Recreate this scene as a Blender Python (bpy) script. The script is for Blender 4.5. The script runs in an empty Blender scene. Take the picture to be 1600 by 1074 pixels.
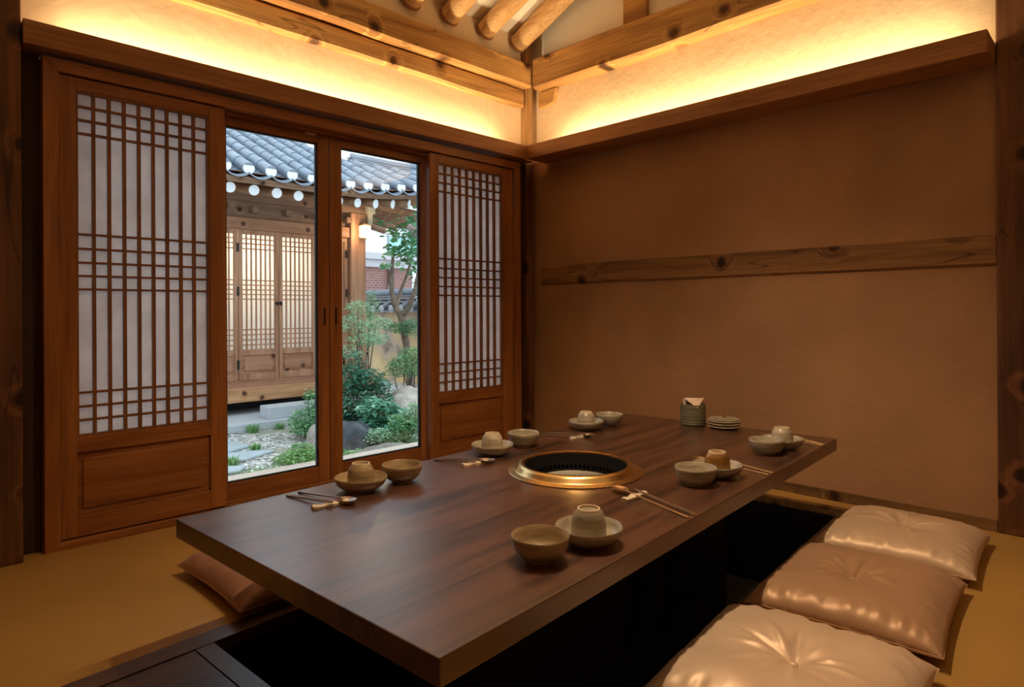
import bpy, bmesh, math, random
from mathutils import Vector, Matrix, noise
random.seed(7)
S = bpy.context.scene
COL = S.collection
PI = math.pi
def rad(a): return math.radians(a)
# ------------------------------------------------------------------ camera
FPX, HY, YAW, ROLL, EYE = 995.7, 485.4, rad(45.48), rad(.3), .9
fw = Vector((math.cos(YAW), math.sin(YAW), 0)); rt = Vector((math.sin(YAW), -math.cos(YAW), 0)); zz = Vector((0, 0, 1))
cr = rt*math.cos(ROLL) - zz*math.sin(ROLL); cu = zz*math.cos(ROLL) + rt*math.sin(ROLL)
cam = bpy.data.cameras.new('camera'); camo = bpy.data.objects.new('camera', cam); COL.objects.link(camo)
m = Matrix.Identity(4)
for i, v in enumerate((cr, cu, -fw)):
    for j in range(3): m[j][i] = v[j]
m[0][3], m[1][3], m[2][3] = 0, 0, EYE
camo.matrix_world = m
cam.sensor_width = 36; cam.lens = FPX/1600*36; cam.shift_y = (HY-537)/1600; cam.clip_start = .02; cam.clip_end = 200
S.camera = camo
# ------------------------------------------------------------------ world, colour
S.view_settings.view_transform = 'Standard'; S.view_settings.look = 'None'; S.view_settings.gamma = 1
S.view_settings.use_curve_mapping = False
S.view_settings.exposure = 0.0
w = bpy.data.worlds.new('world'); S.world = w; w.use_nodes = True
bg = w.node_tree.nodes['Background']; bg.inputs[0].default_value = (.76, .88, 1, 1); bg.inputs[1].default_value = 2.5
# ------------------------------------------------------------------ lights
def area(name, loc, aim, sx, sy, power, col, spread=PI):
    l = bpy.data.lights.new(name, 'AREA'); l.shape = 'RECTANGLE'; l.size = sx; l.size_y = sy; l.energy = power; l.color = col; l.spread = spread
    o = bpy.data.objects.new(name, l); COL.objects.link(o); o.location = loc
    return o, Vector(aim)
def orient(o, zdir, xdir):   # the lamp shines along zdir, its long side runs along xdir
    z = -zdir.normalized(); x = xdir.normalized(); y = z.cross(x).normalized(); x = y.cross(z)
    mm = Matrix((x, y, z)).transposed().to_4x4(); mm.translation = o.location; o.matrix_world = mm
WARM = (1, .745, .43)
BWO = Vector((3.148, 2.92, 0)); BWM = Matrix.Translation(BWO) @ Matrix.Rotation(rad(1), 4, 'Z')
o, a = area('cove_lamp_window_side', (1.66, 2.915, 1.925), (0, .35, 1), 2.3, .03, 15.5, WARM); orient(o, a, Vector((1, 0, 0)))
o, a = area('cove_lamp_back_side', BWM @ Vector((-.11, -1.27, 1.925)), (.35, 0, 1), 2.15, .03, 15.5, WARM); orient(o, a, Vector((0, 1, 0)))
o, a = area('added_uplight_viewer_side', (1.0, -1.47, 2.0), (0, .55, 1), 3.6, .03, 9, WARM, rad(115)); orient(o, a, Vector((1, 0, 0)))  # added uplight behind the viewer, lifts the gable and rafters
o, a = area('added_uplight_left_side', (-1.47, .7, 2.0), (.7, 0, 1), 3.4, .03, 5, WARM, rad(115)); orient(o, a, Vector((0, 1, 0)))  # weaker added uplight on the unseen left side, more warm fill overhead
def spot(name, loc, aim, power, angle, blend, col=(1, .72, .44), r=.02):
    l = bpy.data.lights.new(name, 'SPOT'); l.energy = power; l.color = col; l.spot_size = rad(angle); l.spot_blend = blend; l.shadow_soft_size = r
    o = bpy.data.objects.new(name, l); COL.objects.link(o); o.location = loc
    d = Vector(aim)-Vector(loc); o.rotation_euler = d.to_track_quat('-Z', 'Y').to_euler()
spot('ceiling_spot_lamp', (1.25, 1.17, 2.25), (1.25, 1.65, 0), 36, 122, .9)
spot('ceiling_spot_lamp', (1.50, 1.19, 2.25), (1.9, .95, 0), 44, 104, .85)
spot('ceiling_spot_lamp', (1.75, 1.21, 2.25), (2.0, 1.25, 0), 34, 112, .9)
o, a = area('daylight_portal', (1.66, 3.12, .93), (0, -1, 0), 1.2, 1.7, 1, (1, 1, 1)); orient(o, a, Vector((1, 0, 0))); o.data.cycles.is_portal = True
# ------------------------------------------------------------------ materials
MATS = {}
def mat(name):
    m = bpy.data.materials.new(name); m.use_nodes = True; MATS[name] = m
    return m, m.node_tree.nodes, m.node_tree.links, m.node_tree.nodes['Principled BSDF']
def ramp(N, stops):
    r = N.new('ShaderNodeValToRGB'); e = r.color_ramp.elements
    e.remove(e[1]); e[0].position = stops[0][0]; e[0].color = (*stops[0][1], 1)
    for p, c in stops[1:]: q = e.new(p); q.color = (*c, 1)
    return r
def coords(N, L, scale, kind='Object', rot=(0, 0, 0)):
    t = N.new('ShaderNodeTexCoord'); mp = N.new('ShaderNodeMapping'); mp.inputs['Scale'].default_value = scale; mp.inputs['Rotation'].default_value = rot
    L.new(t.outputs[kind], mp.inputs[0]); return mp
def wood(name, lo, hi, axis='x', rough=.5, grain=1., knots=False, bump=.15, spec=.4, cracks=False):
    m, N, L, B = mat(name)
    def ax(a, c): return {'x': (a, c, c), 'y': (c, a, c), 'z': (c, c, a)}[axis]
    c1 = coords(N, L, ax(.9*grain, 11*grain))
    if knots:      # round knots the grain bends around; the axis named in knots is the depth of the board
        cc = coords(N, L, (4.2, 4.2, 4.2)); sp = N.new('ShaderNodeSeparateXYZ'); c3 = N.new('ShaderNodeCombineXYZ'); L.new(cc.outputs[0], sp.inputs[0])
        for i_, q_ in enumerate([q for q in 'xyz' if q != knots]): L.new(sp.outputs['xyz'.index(q_)], c3.inputs[i_])
        v = N.new('ShaderNodeTexVoronoi'); v.voronoi_dimensions = '2D'; v.inputs['Scale'].default_value = 1; v.inputs['Randomness'].default_value = 1
        nn = N.new('ShaderNodeTexNoise'); nn.inputs['Scale'].default_value = 2.5; L.new(c3.outputs[0], nn.inputs[0])
        ad = N.new('ShaderNodeMixRGB'); ad.blend_type = 'ADD'; ad.inputs[0].default_value = .12; L.new(c3.outputs[0], ad.inputs[1]); L.new(nn.outputs['Color'], ad.inputs[2]); L.new(ad.outputs[0], v.inputs[0])
        sx = N.new('ShaderNodeSeparateColor'); L.new(v.outputs['Color'], sx.inputs[0]); gt = N.new('ShaderNodeMath'); gt.operation = 'GREATER_THAN'; gt.inputs[1].default_value = .45; L.new(sx.outputs[0], gt.inputs[0])
        mr = N.new('ShaderNodeMapRange'); mr.inputs[1].default_value = 0; mr.inputs[2].default_value = .35; mr.inputs[3].default_value = 1; mr.inputs[4].default_value = 0; mr.interpolation_type = 'SMOOTHSTEP'; L.new(v.outputs['Distance'], mr.inputs[0])
        mg = N.new('ShaderNodeMath'); mg.operation = 'MULTIPLY'; L.new(mr.outputs[0], mg.inputs[0]); L.new(gt.outputs[0], mg.inputs[1])
        va = N.new('ShaderNodeVectorMath'); va.operation = 'MULTIPLY_ADD'; va.inputs[1].default_value = (1.1, 1.1, 1.1); L.new(mg.outputs[0], va.inputs[0]); L.new(c1.outputs[0], va.inputs[2]); c1 = va
    n1 = N.new('ShaderNodeTexNoise'); n1.inputs['Scale'].default_value = 1; n1.inputs['Detail'].default_value = 5; n1.inputs['Distortion'].default_value = .9
    L.new(c1.outputs[0], n1.inputs[0])
    c2 = coords(N, L, ax(4*grain, 130*grain)); n2 = N.new('ShaderNodeTexNoise'); n2.inputs['Scale'].default_value = 1; n2.inputs['Detail'].default_value = 3; L.new(c2.outputs[0], n2.inputs[0])
    r1 = ramp(N, [(.34, lo), (.62, hi)]); L.new(n1.outputs[0], r1.inputs[0])
    r2 = ramp(N, [(.35, (.72, .72, .72)), (.6, (1.1, 1.1, 1.1))]); L.new(n2.outputs[0], r2.inputs[0])
    mx = N.new('ShaderNodeMix'); mx.data_type = 'RGBA'; mx.blend_type = 'MULTIPLY'; mx.inputs[0].default_value = .7
    L.new(r1.outputs[0], mx.inputs[6]); L.new(r2.outputs[0], mx.inputs[7]); out = mx.outputs[2]
    if knots:
        rk = ramp(N, [(.0, (.10, .07, .05)), (.085, (.20, .14, .10)), (.12, (.62, .52, .44)), (.2, (1, 1, 1))]); L.new(v.outputs['Distance'], rk.inputs[0])
        m2 = N.new('ShaderNodeMix'); m2.data_type = 'RGBA'; m2.blend_type = 'MULTIPLY'; L.new(gt.outputs[0], m2.inputs[0])
        L.new(out, m2.inputs[6]); L.new(rk.outputs[0], m2.inputs[7]); out = m2.outputs[2]
    if cracks:
        c4 = coords(N, L, ax(.7, 7)); n4 = N.new('ShaderNodeTexNoise'); n4.inputs['Scale'].default_value = 1; n4.inputs['Detail'].default_value = 2; L.new(c4.outputs[0], n4.inputs[0])
        rc = ramp(N, [(.494, (1, 1, 1)), (.5, (.25, .18, .12)), (.506, (1, 1, 1))]); L.new(n4.outputs[0], rc.inputs[0])
        m3 = N.new('ShaderNodeMix'); m3.data_type = 'RGBA'; m3.blend_type = 'MULTIPLY'; m3.inputs[0].default_value = .8
        L.new(out, m3.inputs[6]); L.new(rc.outputs[0], m3.inputs[7]); out = m3.outputs[2]
    L.new(out, B.inputs['Base Color']); B.inputs['Roughness'].default_value = rough; B.inputs['Specular IOR Level'].default_value = spec
    b = N.new('ShaderNodeBump'); b.inputs['Strength'].default_value = bump; b.inputs['Distance'].default_value = .002
    L.new(n2.outputs[0], b.inputs['Height']); L.new(b.outputs[0], B.inputs['Normal'])
    return m
def plain(name, c, rough=.6, metal=0., spec=.5, var=0., vscale=6, bump=0., bscale=60, dist=.003, rot=None, **kw):
    m, N, L, B = mat(name)
    B.inputs['Base Color'].default_value = (*c, 1); B.inputs['Roughness'].default_value = rough; B.inputs['Metallic'].default_value = metal; B.inputs['Specular IOR Level'].default_value = spec
    for k, v in kw.items(): B.inputs[k.replace('_', ' ')].default_value = v
    if var:
        mp = coords(N, L, (vscale,)*3); n = N.new('ShaderNodeTexNoise'); n.inputs['Scale'].default_value = 1; n.inputs['Detail'].default_value = 6; L.new(mp.outputs[0], n.inputs[0])
        r = ramp(N, [(.32, tuple(x*(1-var) for x in c)), (.68, tuple(min(1, x*(1+var)) for x in c))]); L.new(n.outputs[0], r.inputs[0]); L.new(r.outputs[0], B.inputs['Base Color'])
    if bump:
        mp = coords(N, L, (bscale,)*3); n = N.new('ShaderNodeTexNoise'); n.inputs['Scale'].default_value = 1; n.inputs['Detail'].default_value = 4; L.new(mp.outputs[0], n.inputs[0])
        b = N.new('ShaderNodeBump'); b.inputs['Strength'].default_value = bump; b.inputs['Distance'].default_value = dist; L.new(n.outputs[0], b.inputs['Height']); L.new(b.outputs[0], B.inputs['Normal'])
    return m
SASHX = wood('sash_wood_horizontal', (.24, .080, .020), (.40, .155, .044), 'x', .42)
SASHZ = wood('sash_wood_vertical', (.24, .080, .020), (.40, .155, .044), 'z', .42)
LATT = wood('lattice_wood', (.20, .075, .022), (.30, .12, .038), 'z', .5)
SHELFX = wood('shelf_wood_x', (.30, .125, .04), (.44, .20, .07), 'x', .5)
SHELFY = wood('shelf_wood_y', (.30, .125, .04), (.44, .20, .07), 'y', .5)
BEAMX = wood('old_pine_x', (.36, .17, .05), (.70, .41, .14), 'x', .6, .8, 'y', .3, cracks=True)
BEAMY = wood('old_pine_y', (.34, .16, .05), (.64, .37, .12), 'y', .6, .8, 'x', .3, cracks=True)
RAILY = wood('rail_pine_y', (.15, .07, .024), (.36, .18, .065), 'y', .65, .8, 'x', .3, cracks=True)
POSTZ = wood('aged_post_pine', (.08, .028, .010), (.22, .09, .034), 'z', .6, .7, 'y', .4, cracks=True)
POSTX = wood('aged_post_pine_side', (.08, .028, .010), (.22, .09, .034), 'z', .6, .7, 'x', .4, cracks=True)
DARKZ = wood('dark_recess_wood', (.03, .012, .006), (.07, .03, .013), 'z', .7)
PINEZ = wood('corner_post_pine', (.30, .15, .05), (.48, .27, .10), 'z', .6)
RAFTM = wood('rafter_pine', (.54, .30, .11), (.80, .50, .22), 'y', .55, 1, 'z', .2)
RAFTE = wood('rafter_end_grain', (.22, .10, .04), (.32, .15, .06), 'z', .7)
WALNUT = wood('dark_walnut', (.028, .011, .007), (.120, .048, .027), 'x', .34, 1.5, False, .25, .5)
RIM = wood('pit_rim_wood', (.05, .027, .018), (.13, .072, .046), 'x', .4)
RIMY = wood('pit_rim_wood_y', (.05, .03, .022), (.13, .08, .055), 'y', .4)
BLACKW = plain('black_lining', (.012, .012, .013), .6)
PITFL = plain('pit_carpet', (.045, .05, .06), .8)
FLOOR = plain('oiled_paper_floor', (.46, .265, .075), .42, var=.14, vscale=1.3, bump=.08, bscale=180, spec=.35)
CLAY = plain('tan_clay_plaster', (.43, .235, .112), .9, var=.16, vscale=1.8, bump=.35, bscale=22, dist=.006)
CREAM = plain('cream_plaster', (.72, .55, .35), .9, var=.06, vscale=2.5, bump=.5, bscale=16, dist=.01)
WHITEP = plain('white_plaster', (.88, .83, .72), .9, var=.03, bump=.2, bscale=20)
BASEB = wood('baseboard_wood_y', (.12, .06, .02), (.26, .14, .05), 'y', .6, 1, 'x')
BRASS = plain('brushed_brass', (.78, .52, .22), .27, 1., bump=.03, bscale=300)
BLKMET = plain('black_grill_enamel', (.012, .013, .016), .3)
STEEL = plain('grill_mesh_steel', (.16, .145, .12), .55, 1.)
GOLD = plain('champagne_metal', (.80, .60, .34), .3, 1.)
SILV = plain('brushed_steel', (.50, .42, .36), .32, 1.)
IRON = plain('black_iron', (.02, .02, .02), .5, .6)
RUBBER = plain('black_gasket', (.012, .014, .018), .5)
def ceramic(name, c, speck, rough=.32):
    m, N, L, B = mat(name)
    mp = coords(N, L, (1, 1, 1)); n = N.new('ShaderNodeTexNoise'); n.inputs['Scale'].default_value = 220; n.inputs['Detail'].default_value = 3; L.new(mp.outputs[0], n.inputs[0])
    mp2 = coords(N, L, (14, 14, 90)); n2 = N.new('ShaderNodeTexNoise'); n2.inputs['Scale'].default_value = 1; n2.inputs['Detail'].default_value = 4; L.new(mp2.outputs[0], n2.inputs[0])
    r = ramp(N, [(.33, tuple(x*.62 for x in c)), (.66, tuple(min(1, x*1.12) for x in c))]); L.new(n2.outputs[0], r.inputs[0])
    r2 = ramp(N, [(.30, speck), (.39, (1, 1, 1))]); L.new(n.outputs[0], r2.inputs[0])
    mx = N.new('ShaderNodeMix'); mx.data_type = 'RGBA'; mx.blend_type = 'MULTIPLY'; mx.inputs[0].default_value = .8; L.new(r.outputs[0], mx.inputs[6]); L.new(r2.outputs[0], mx.inputs[7])
    L.new(mx.outputs[2], B.inputs['Base Color']); B.inputs['Roughness'].default_value = rough; B.inputs['Coat Weight'].default_value = .25; B.inputs['Coat Roughness'].default_value = .15
    b = N.new('ShaderNodeBump'); b.inputs['Strength'].default_value = .25; b.inputs['Distance'].default_value = .001; L.new(n2.outputs[0], b.inputs['Height']); L.new(b.outputs[0], B.inputs['Normal'])
    return m
CER_G = ceramic('grey_green_glaze', (.42, .36, .26), (.30, .18, .10)); CER_B = ceramic('brown_speckled_glaze', (.40, .29, .16), (.25, .14, .08))
CER_L = ceramic('pale_grey_glaze', (.50, .43, .32), (.5, .38, .26)); CER_A = ceramic('amber_glaze', (.30, .14, .035), (.4, .3, .2), .2); CER_D = ceramic('dark_ribbed_glaze', (.17, .145, .09), (.5, .4, .3), .65)
CER_W = plain('matte_white_ceramic', (.72, .60, .45), .5, bump=.1); FOOTR = plain('bare_clay_foot', (.62, .50, .34), .7)
SATIN = {}
def satin(name, c):
    m, N, L, B = mat(name)
    mp = coords(N, L, (3, 3, 3)); n = N.new('ShaderNodeTexNoise'); n.inputs['Scale'].default_value = 1; n.inputs['Detail'].default_value = 3; L.new(mp.outputs[0], n.inputs[0])
    r = ramp(N, [(.3, tuple(x*.88 for x in c)), (.7, c)]); L.new(n.outputs[0], r.inputs[0]); L.new(r.outputs[0], B.inputs['Base Color'])
    B.inputs['Roughness'].default_value = .40; B.inputs['Specular IOR Level'].default_value = .6; B.inputs['Metallic'].default_value = .1; B.inputs['Specular Tint'].default_value = (1, .8, .6, 1)
    B.inputs['Sheen Weight'].default_value = .25; B.inputs['Sheen Roughness'].default_value = .4; B.inputs['Sheen Tint'].default_value = (1, .85, .7, 1)
    return m
for k, c in dict(pale=(.74, .53, .37), tan=(.50, .295, .175), light=(.76, .56, .41), rose=(.42, .21, .13)).items(): SATIN[k] = satin('satin_'+k, c)
NAP = plain('napkin_paper', (.78, .60, .50), .9)
def paper(name, c, trans, lo=.86):
    m, N, L, B = mat(name)
    mp = coords(N, L, (9, 9, 9)); n = N.new('ShaderNodeTexNoise'); n.inputs['Scale'].default_value = 1; n.inputs['Detail'].default_value = 9; n.inputs['Roughness'].default_value = .7; L.new(mp.outputs[0], n.inputs[0])
    r = ramp(N, [(.35, tuple(x*lo for x in c)), (.62, c)]); L.new(n.outputs[0], r.inputs[0])
    d = N.new('ShaderNodeBsdfDiffuse'); t = N.new('ShaderNodeBsdfTranslucent'); ms = N.new('ShaderNodeMixShader'); ms.inputs[0].default_value = trans
    L.new(r.outputs[0], d.inputs[0]); L.new(r.outputs[0], t.inputs[0]); L.new(d.outputs[0], ms.inputs[1]); L.new(t.outputs[0], ms.inputs[2]); L.new(ms.outputs[0], N['Material Output'].inputs[0])
    return m
PAPER = paper('mulberry_paper', (.86, .82, .80), .5); PAPER2 = paper('lit_mulberry_paper', (.90, .88, .86), .5, .95)
m_, N_, L_, B_ = mat('clear_glass')
tb = N_.new('ShaderNodeBsdfTransparent'); tb.inputs[0].default_value = (.93, .96, .96, 1); gb = N_.new('ShaderNodeBsdfGlossy'); gb.inputs['Roughness'].default_value = 0
fr = N_.new('ShaderNodeFresnel'); fr.inputs[0].default_value = 1.5; ms_ = N_.new('ShaderNodeMixShader')
L_.new(fr.outputs[0], ms_.inputs[0]); L_.new(tb.outputs[0], ms_.inputs[1]); L_.new(gb.outputs[0], ms_.inputs[2]); L_.new(ms_.outputs[0], N_['Material Output'].inputs[0]); GLASS = m_
def emis(name, c, s):
    m, N, L, B = mat(name); B.inputs['Base Color'].default_value = (*c, 1); B.inputs['Emission Color'].default_value = (*c, 1); B.inputs['Emission Strength'].default_value = s; return m
LANT = emis('lantern_glow', (1, .72, .42), 1.6); LED = emis('led_strip_glow', WARM, 4)
# outdoor
OPINX = wood('weathered_pine_x', (.30, .135, .07), (.46, .24, .14), 'x', .7, .8, 'y'); OPINZ = wood('weathered_pine_z', (.31, .145, .075), (.47, .25, .145), 'z', .7, .8)
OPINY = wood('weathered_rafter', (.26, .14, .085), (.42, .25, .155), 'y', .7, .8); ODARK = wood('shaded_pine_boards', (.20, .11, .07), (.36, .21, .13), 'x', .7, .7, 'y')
OLED = wood('ledge_pine', (.38, .17, .07), (.54, .28, .13), 'x', .6, .8, 'y'); OLED2 = wood('ledge_top_boards', (.28, .12, .07), (.46, .24, .15), 'x', .5, .8)
DECK = wood('pale_deck_boards', (.62, .50, .40), (.78, .66, .55), 'x', .6, .6)
TILE = plain('grey_roof_tile', (.23, .28, .34), .42, var=.18, vscale=5, bump=.2); TILEW = plain('lime_tile_end', (.86, .88, .90), .9); RAFW = plain('white_painted_end', (.84, .87, .90), .8)
TILED = plain('dark_wall_tile', (.12, .14, .17), .45, var=.2, vscale=5)
CONC = plain('grey_granite', (.50, .52, .54), .85, var=.08, vscale=30, bump=.2); SLAB = plain('blue_grey_paving', (.42, .48, .51), .85, var=.12, vscale=6, bump=.4, bscale=15)
ROCKD = plain('dark_wet_rock', (.045, .052, .062), .5, var=.5, vscale=7, bump=.8, bscale=14, dist=.02); ROCKL = plain('pale_garden_rock', (.42, .36, .31), .9, var=.35, vscale=6, bump=.8, bscale=12, dist=.02)
ROCKF = plain('flat_brown_rock', (.22, .20, .17), .85, var=.3, vscale=8, bump=.8, bscale=14, dist=.02)
m_, N_, L_, B_ = mat('gravel_ground')
mp = coords(N_, L_, (1, 1, 1)); v = N_.new('ShaderNodeTexVoronoi'); v.inputs['Scale'].default_value = 36; L_.new(mp.outputs[0], v.inputs[0])
r = ramp(N_, [(.15, (.16, .15, .13)), (.5, (.52, .49, .45)), (.85, (.92, .90, .86))]); L_.new(v.outputs['Color'], r.inputs[0])
n = N_.new('ShaderNodeTexNoise'); n.inputs['Scale'].default_value = 1.7; L_.new(mp.outputs[0], n.inputs[0]); r2 = ramp(N_, [(.55, (0, 0, 0)), (.64, (1, 1, 1))]); L_.new(n.outputs[0], r2.inputs[0])
mx = N_.new('ShaderNodeMix'); mx.data_type = 'RGBA'; mx.inputs[7].default_value = (.36, .36, .28, 1); L_.new(r2.outputs[0], mx.inputs[0]); L_.new(r.outputs[0], mx.inputs[6]); L_.new(mx.outputs[2], B_.inputs['Base Color']); B_.inputs['Roughness'].default_value = .9
b = N_.new('ShaderNodeBump'); b.inputs['Strength'].default_value = .9; b.inputs['Distance'].default_value = .02; L_.new(v.outputs['Distance'], b.inputs['Height']); b.invert = True; L_.new(b.outputs[0], B_.inputs['Normal']); GRAV = m_
m_, N_, L_, B_ = mat('red_brick')
mp = coords(N_, L_, (1, 1, 1), rot=(PI/2, 0, 0)); bt = N_.new('ShaderNodeTexBrick'); bt.inputs['Scale'].default_value = 3.2; bt.inputs['Color1'].default_value = (.30, .13, .11, 1); bt.inputs['Color2'].default_value = (.24, .10, .09, 1); bt.inputs['Mortar'].default_value = (.45, .34, .32, 1)
L_.new(mp.outputs[0], bt.inputs[0]); L_.new(bt.outputs[0], B_.inputs['Base Color']); B_.inputs['Roughness'].default_value = .9; BRICK = m_
m_, N_, L_, B_ = mat('patchy_earth_wall')
mp = coords(N_, L_, (1, 1, 1)); v = N_.new('ShaderNodeTexNoise'); v.inputs['Scale'].default_value = 2.2; v.inputs['Detail'].default_value = 5; L_.new(mp.outputs[0], v.inputs[0])
r = ramp(N_, [(.30, (.16, .12, .10)), (.42, (.44, .35, .26)), (.55, (.60, .42, .22)), (.70, (.74, .56, .30))]); L_.new(v.outputs[0], r.inputs[0]); L_.new(r.outputs[0], B_.inputs['Base Color']); B_.inputs['Roughness'].default_value = .95; EARTH = m_
HWALL = plain('white_render', (.82, .86, .90), .9); HROOF = plain('brown_sheet_roof', (.26, .17, .15), .8, var=.2); HTRIM = plain('pale_cornice', (.55, .52, .54), .8); HGL = plain('turquoise_glazing', (.35, .70, .66), .2, var=.25, vscale=2); PIPE = plain('grey_pipe', (.45, .45, .5), .6)
def leafm(name, a, b_, c=None):
    m, N, L, B = mat(name); g = N.new('ShaderNodeNewGeometry'); r = ramp(N, [(0, a), (.6, b_), (1, c or b_)]); L.new(g.outputs['Random Per Island'], r.inputs[0]); L.new(r.outputs[0], B.inputs['Base Color'])
    B.inputs['Roughness'].default_value = .45; t = N.new('ShaderNodeBsdfTranslucent'); L.new(r.outputs[0], t.inputs[0]); ms = N.new('ShaderNodeMixShader'); ms.inputs[0].default_value = .3
    L.new(B.outputs[0], ms.inputs[1]); L.new(t.outputs[0], ms.inputs[2]); L.new(ms.outputs[0], N['Material Output'].inputs[0]); return m
LF_PALE = leafm('pale_leaves', (.28, .50, .30), (.45, .66, .42), (.62, .80, .62)); LF_DARK = leafm('deep_green_leaves', (.04, .16, .09), (.08, .27, .16), (.22, .45, .33))
LF_MID = leafm('mid_green_leaves', (.10, .30, .12), (.22, .46, .20), (.45, .66, .38)); LF_TREE = leafm('broad_tree_leaves', (.06, .24, .10), (.16, .42, .20), (.42, .68, .46)); LF_GR = leafm('grass_blades', (.10, .30, .08), (.22, .45, .14), (.40, .58, .26))
BARK = plain('grey_brown_bark', (.20, .15, .115), .9, var=.35, vscale=14, bump=.6); TWIG = plain('dark_twig', (.07, .05, .04), .8)
WALNUT.node_tree.nodes['Principled BSDF'].inputs['Coat Weight'].default_value = .9; WALNUT.node_tree.nodes['Principled BSDF'].inputs['Coat Roughness'].default_value = .33
for q_ in (RIM, RIMY): q_.node_tree.nodes['Principled BSDF'].inputs['Coat Weight'].default_value = .4; q_.node_tree.nodes['Principled BSDF'].inputs['Coat Roughness'].default_value = .35
# ------------------------------------------------------------------ mesh builder
class MB:
    def __init__(s, xf=None): s.v = []; s.f = []; s.xf = xf or Matrix.Identity(4)
    def add(s, vs, fs, xf=None):
        n = len(s.v); M = s.xf @ xf if xf else s.xf
        s.v += [tuple(M @ Vector(p)) for p in vs]; s.f += [tuple(i+n for i in f) for f in fs]; return s
    def box(s, x0, x1, y0, y1, z0, z1, xf=None):
        return s.add([(x0, y0, z0), (x1, y0, z0), (x1, y1, z0), (x0, y1, z0), (x0, y0, z1), (x1, y0, z1), (x1, y1, z1), (x0, y1, z1)],
                     [(0, 3, 2, 1), (4, 5, 6, 7), (0, 1, 5, 4), (1, 2, 6, 5), (2, 3, 7, 6), (3, 0, 4, 7)], xf)
    def prism(s, pts, h0, h1, axis='z', xf=None):   # polygon pts in a plane, extruded along the axis
        def P(p, h): return {'z': (p[0], p[1], h), 'y': (p[0], h, p[1]), 'x': (h, p[0], p[1])}[axis]
        n = len(pts); return s.add([P(p, h0) for p in pts]+[P(p, h1) for p in pts], [tuple(range(n))[::-1], tuple(range(n, 2*n))]+[(i, (i+1) % n, n+(i+1) % n, n+i) for i in range(n)], xf)
    def lathe(s, prof, n=32, xf=None, cap=False):
        vs = []; fs = []
        for (r, z) in prof:
            for k in range(n): a = 2*PI*k/n; vs.append((r*math.cos(a), r*math.sin(a), z))
        for i in range(len(prof)-1):
            for k in range(n): k2 = (k+1) % n; fs.append((i*n+k, i*n+k2, (i+1)*n+k2, (i+1)*n+k))
        if cap: fs.append(tuple(range(n))[::-1]); fs.append(tuple(range((len(prof)-1)*n, len(prof)*n)))
        return s.add(vs, fs, xf)
    def tube(s, pts, rs, n=8, cap=True, half=None):
        pts = [Vector(p) for p in pts]; rs = rs if isinstance(rs, (list, tuple)) else [rs]*len(pts); vs = []; fs = []
        up = None
        for i, p in enumerate(pts):
            d = (pts[min(i+1, len(pts)-1)]-pts[max(i-1, 0)]).normalized()
            if up is None: up = Vector((0, 0, 1)) if abs(d.z) < .9 else Vector((1, 0, 0))
            a = d.cross(up).normalized(); b = a.cross(d).normalized(); up = b
            for k in range(n): t = 2*PI*k/n; vs.append(p+(a*math.cos(t)+b*math.sin(t))*rs[i])
        for i in range(len(pts)-1):
            for k in range(n): k2 = (k+1) % n; fs.append((i*n+k, i*n+k2, (i+1)*n+k2, (i+1)*n+k))
        if cap: fs.append(tuple(range(n))[::-1]); fs.append(tuple(range((len(pts)-1)*n, len(pts)*n)))
        return s.add(vs, fs)
    def build(s, name, m, parent=None, smooth=False, bevel=0, seg=2):
        me = bpy.data.meshes.new(name); me.from_pydata(s.v, [], s.f); me.update()
        bm = bmesh.new(); bm.from_mesh(me); bmesh.ops.recalc_face_normals(bm, faces=bm.faces); bm.to_mesh(me); bm.free()
        for mm in (m if isinstance(m, (list, tuple)) else [m]): me.materials.append(mm)
        o = bpy.data.objects.new(name, me); COL.objects.link(o)
        if parent: o.parent = parent
        if smooth: me.shade_smooth(); me.set_sharp_from_angle(angle=rad(50))
        if bevel: b = o.modifiers.new('bevel', 'BEVEL'); b.width = bevel; b.segments = seg; b.limit_method = 'ANGLE'; b.angle_limit = rad(40)
        return o
def tag(o, label=None, cat=None, group=None, kind=None):
    if label: o['label'] = label
    if cat: o['category'] = cat
    if group: o['group'] = group
    if kind: o['kind'] = kind
    return o
def empty(name, loc, rz=0, label=None, cat=None, group=None, kind=None):
    o = bpy.data.objects.new(name, None); COL.objects.link(o); o.location = loc; o.rotation_euler = (0, 0, rz); o.empty_display_size = .05
    return tag(o, label, cat, group, kind)
def children(o): return [c for c in bpy.data.objects if c.parent == o]
def copy_tree(o, parent=None):
    c = o.copy(); COL.objects.link(c)
    if parent: c.parent = parent
    for ch in children(o): copy_tree(ch, c)
    return c
def struct(o, label, cat): return tag(o, label, cat, kind='structure')
# ------------------------------------------------------------------ table / pit frame
TC = (1.679, 1.373); TA = rad(4.1); TM = Matrix.Translation((*TC, 0)) @ Matrix.Rotation(TA, 4, 'Z')
PX0, PX1, PY0, PY1 = -1.01, 1.325, -.475, .51; CX0 = -2.3; RW = .07
# ------------------------------------------------------------------ floor with pit
ox0, ox1, oy0, oy1 = -1.6, 3.5, -1.6, 3.05
hole = [TM @ Vector(p) for p in ((CX0-RW, PY0-RW, 0), (PX1+RW*.6, PY0-RW, 0), (PX1+RW*.6, PY1+RW, 0), (CX0-RW, PY1+RW, 0))]
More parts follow.
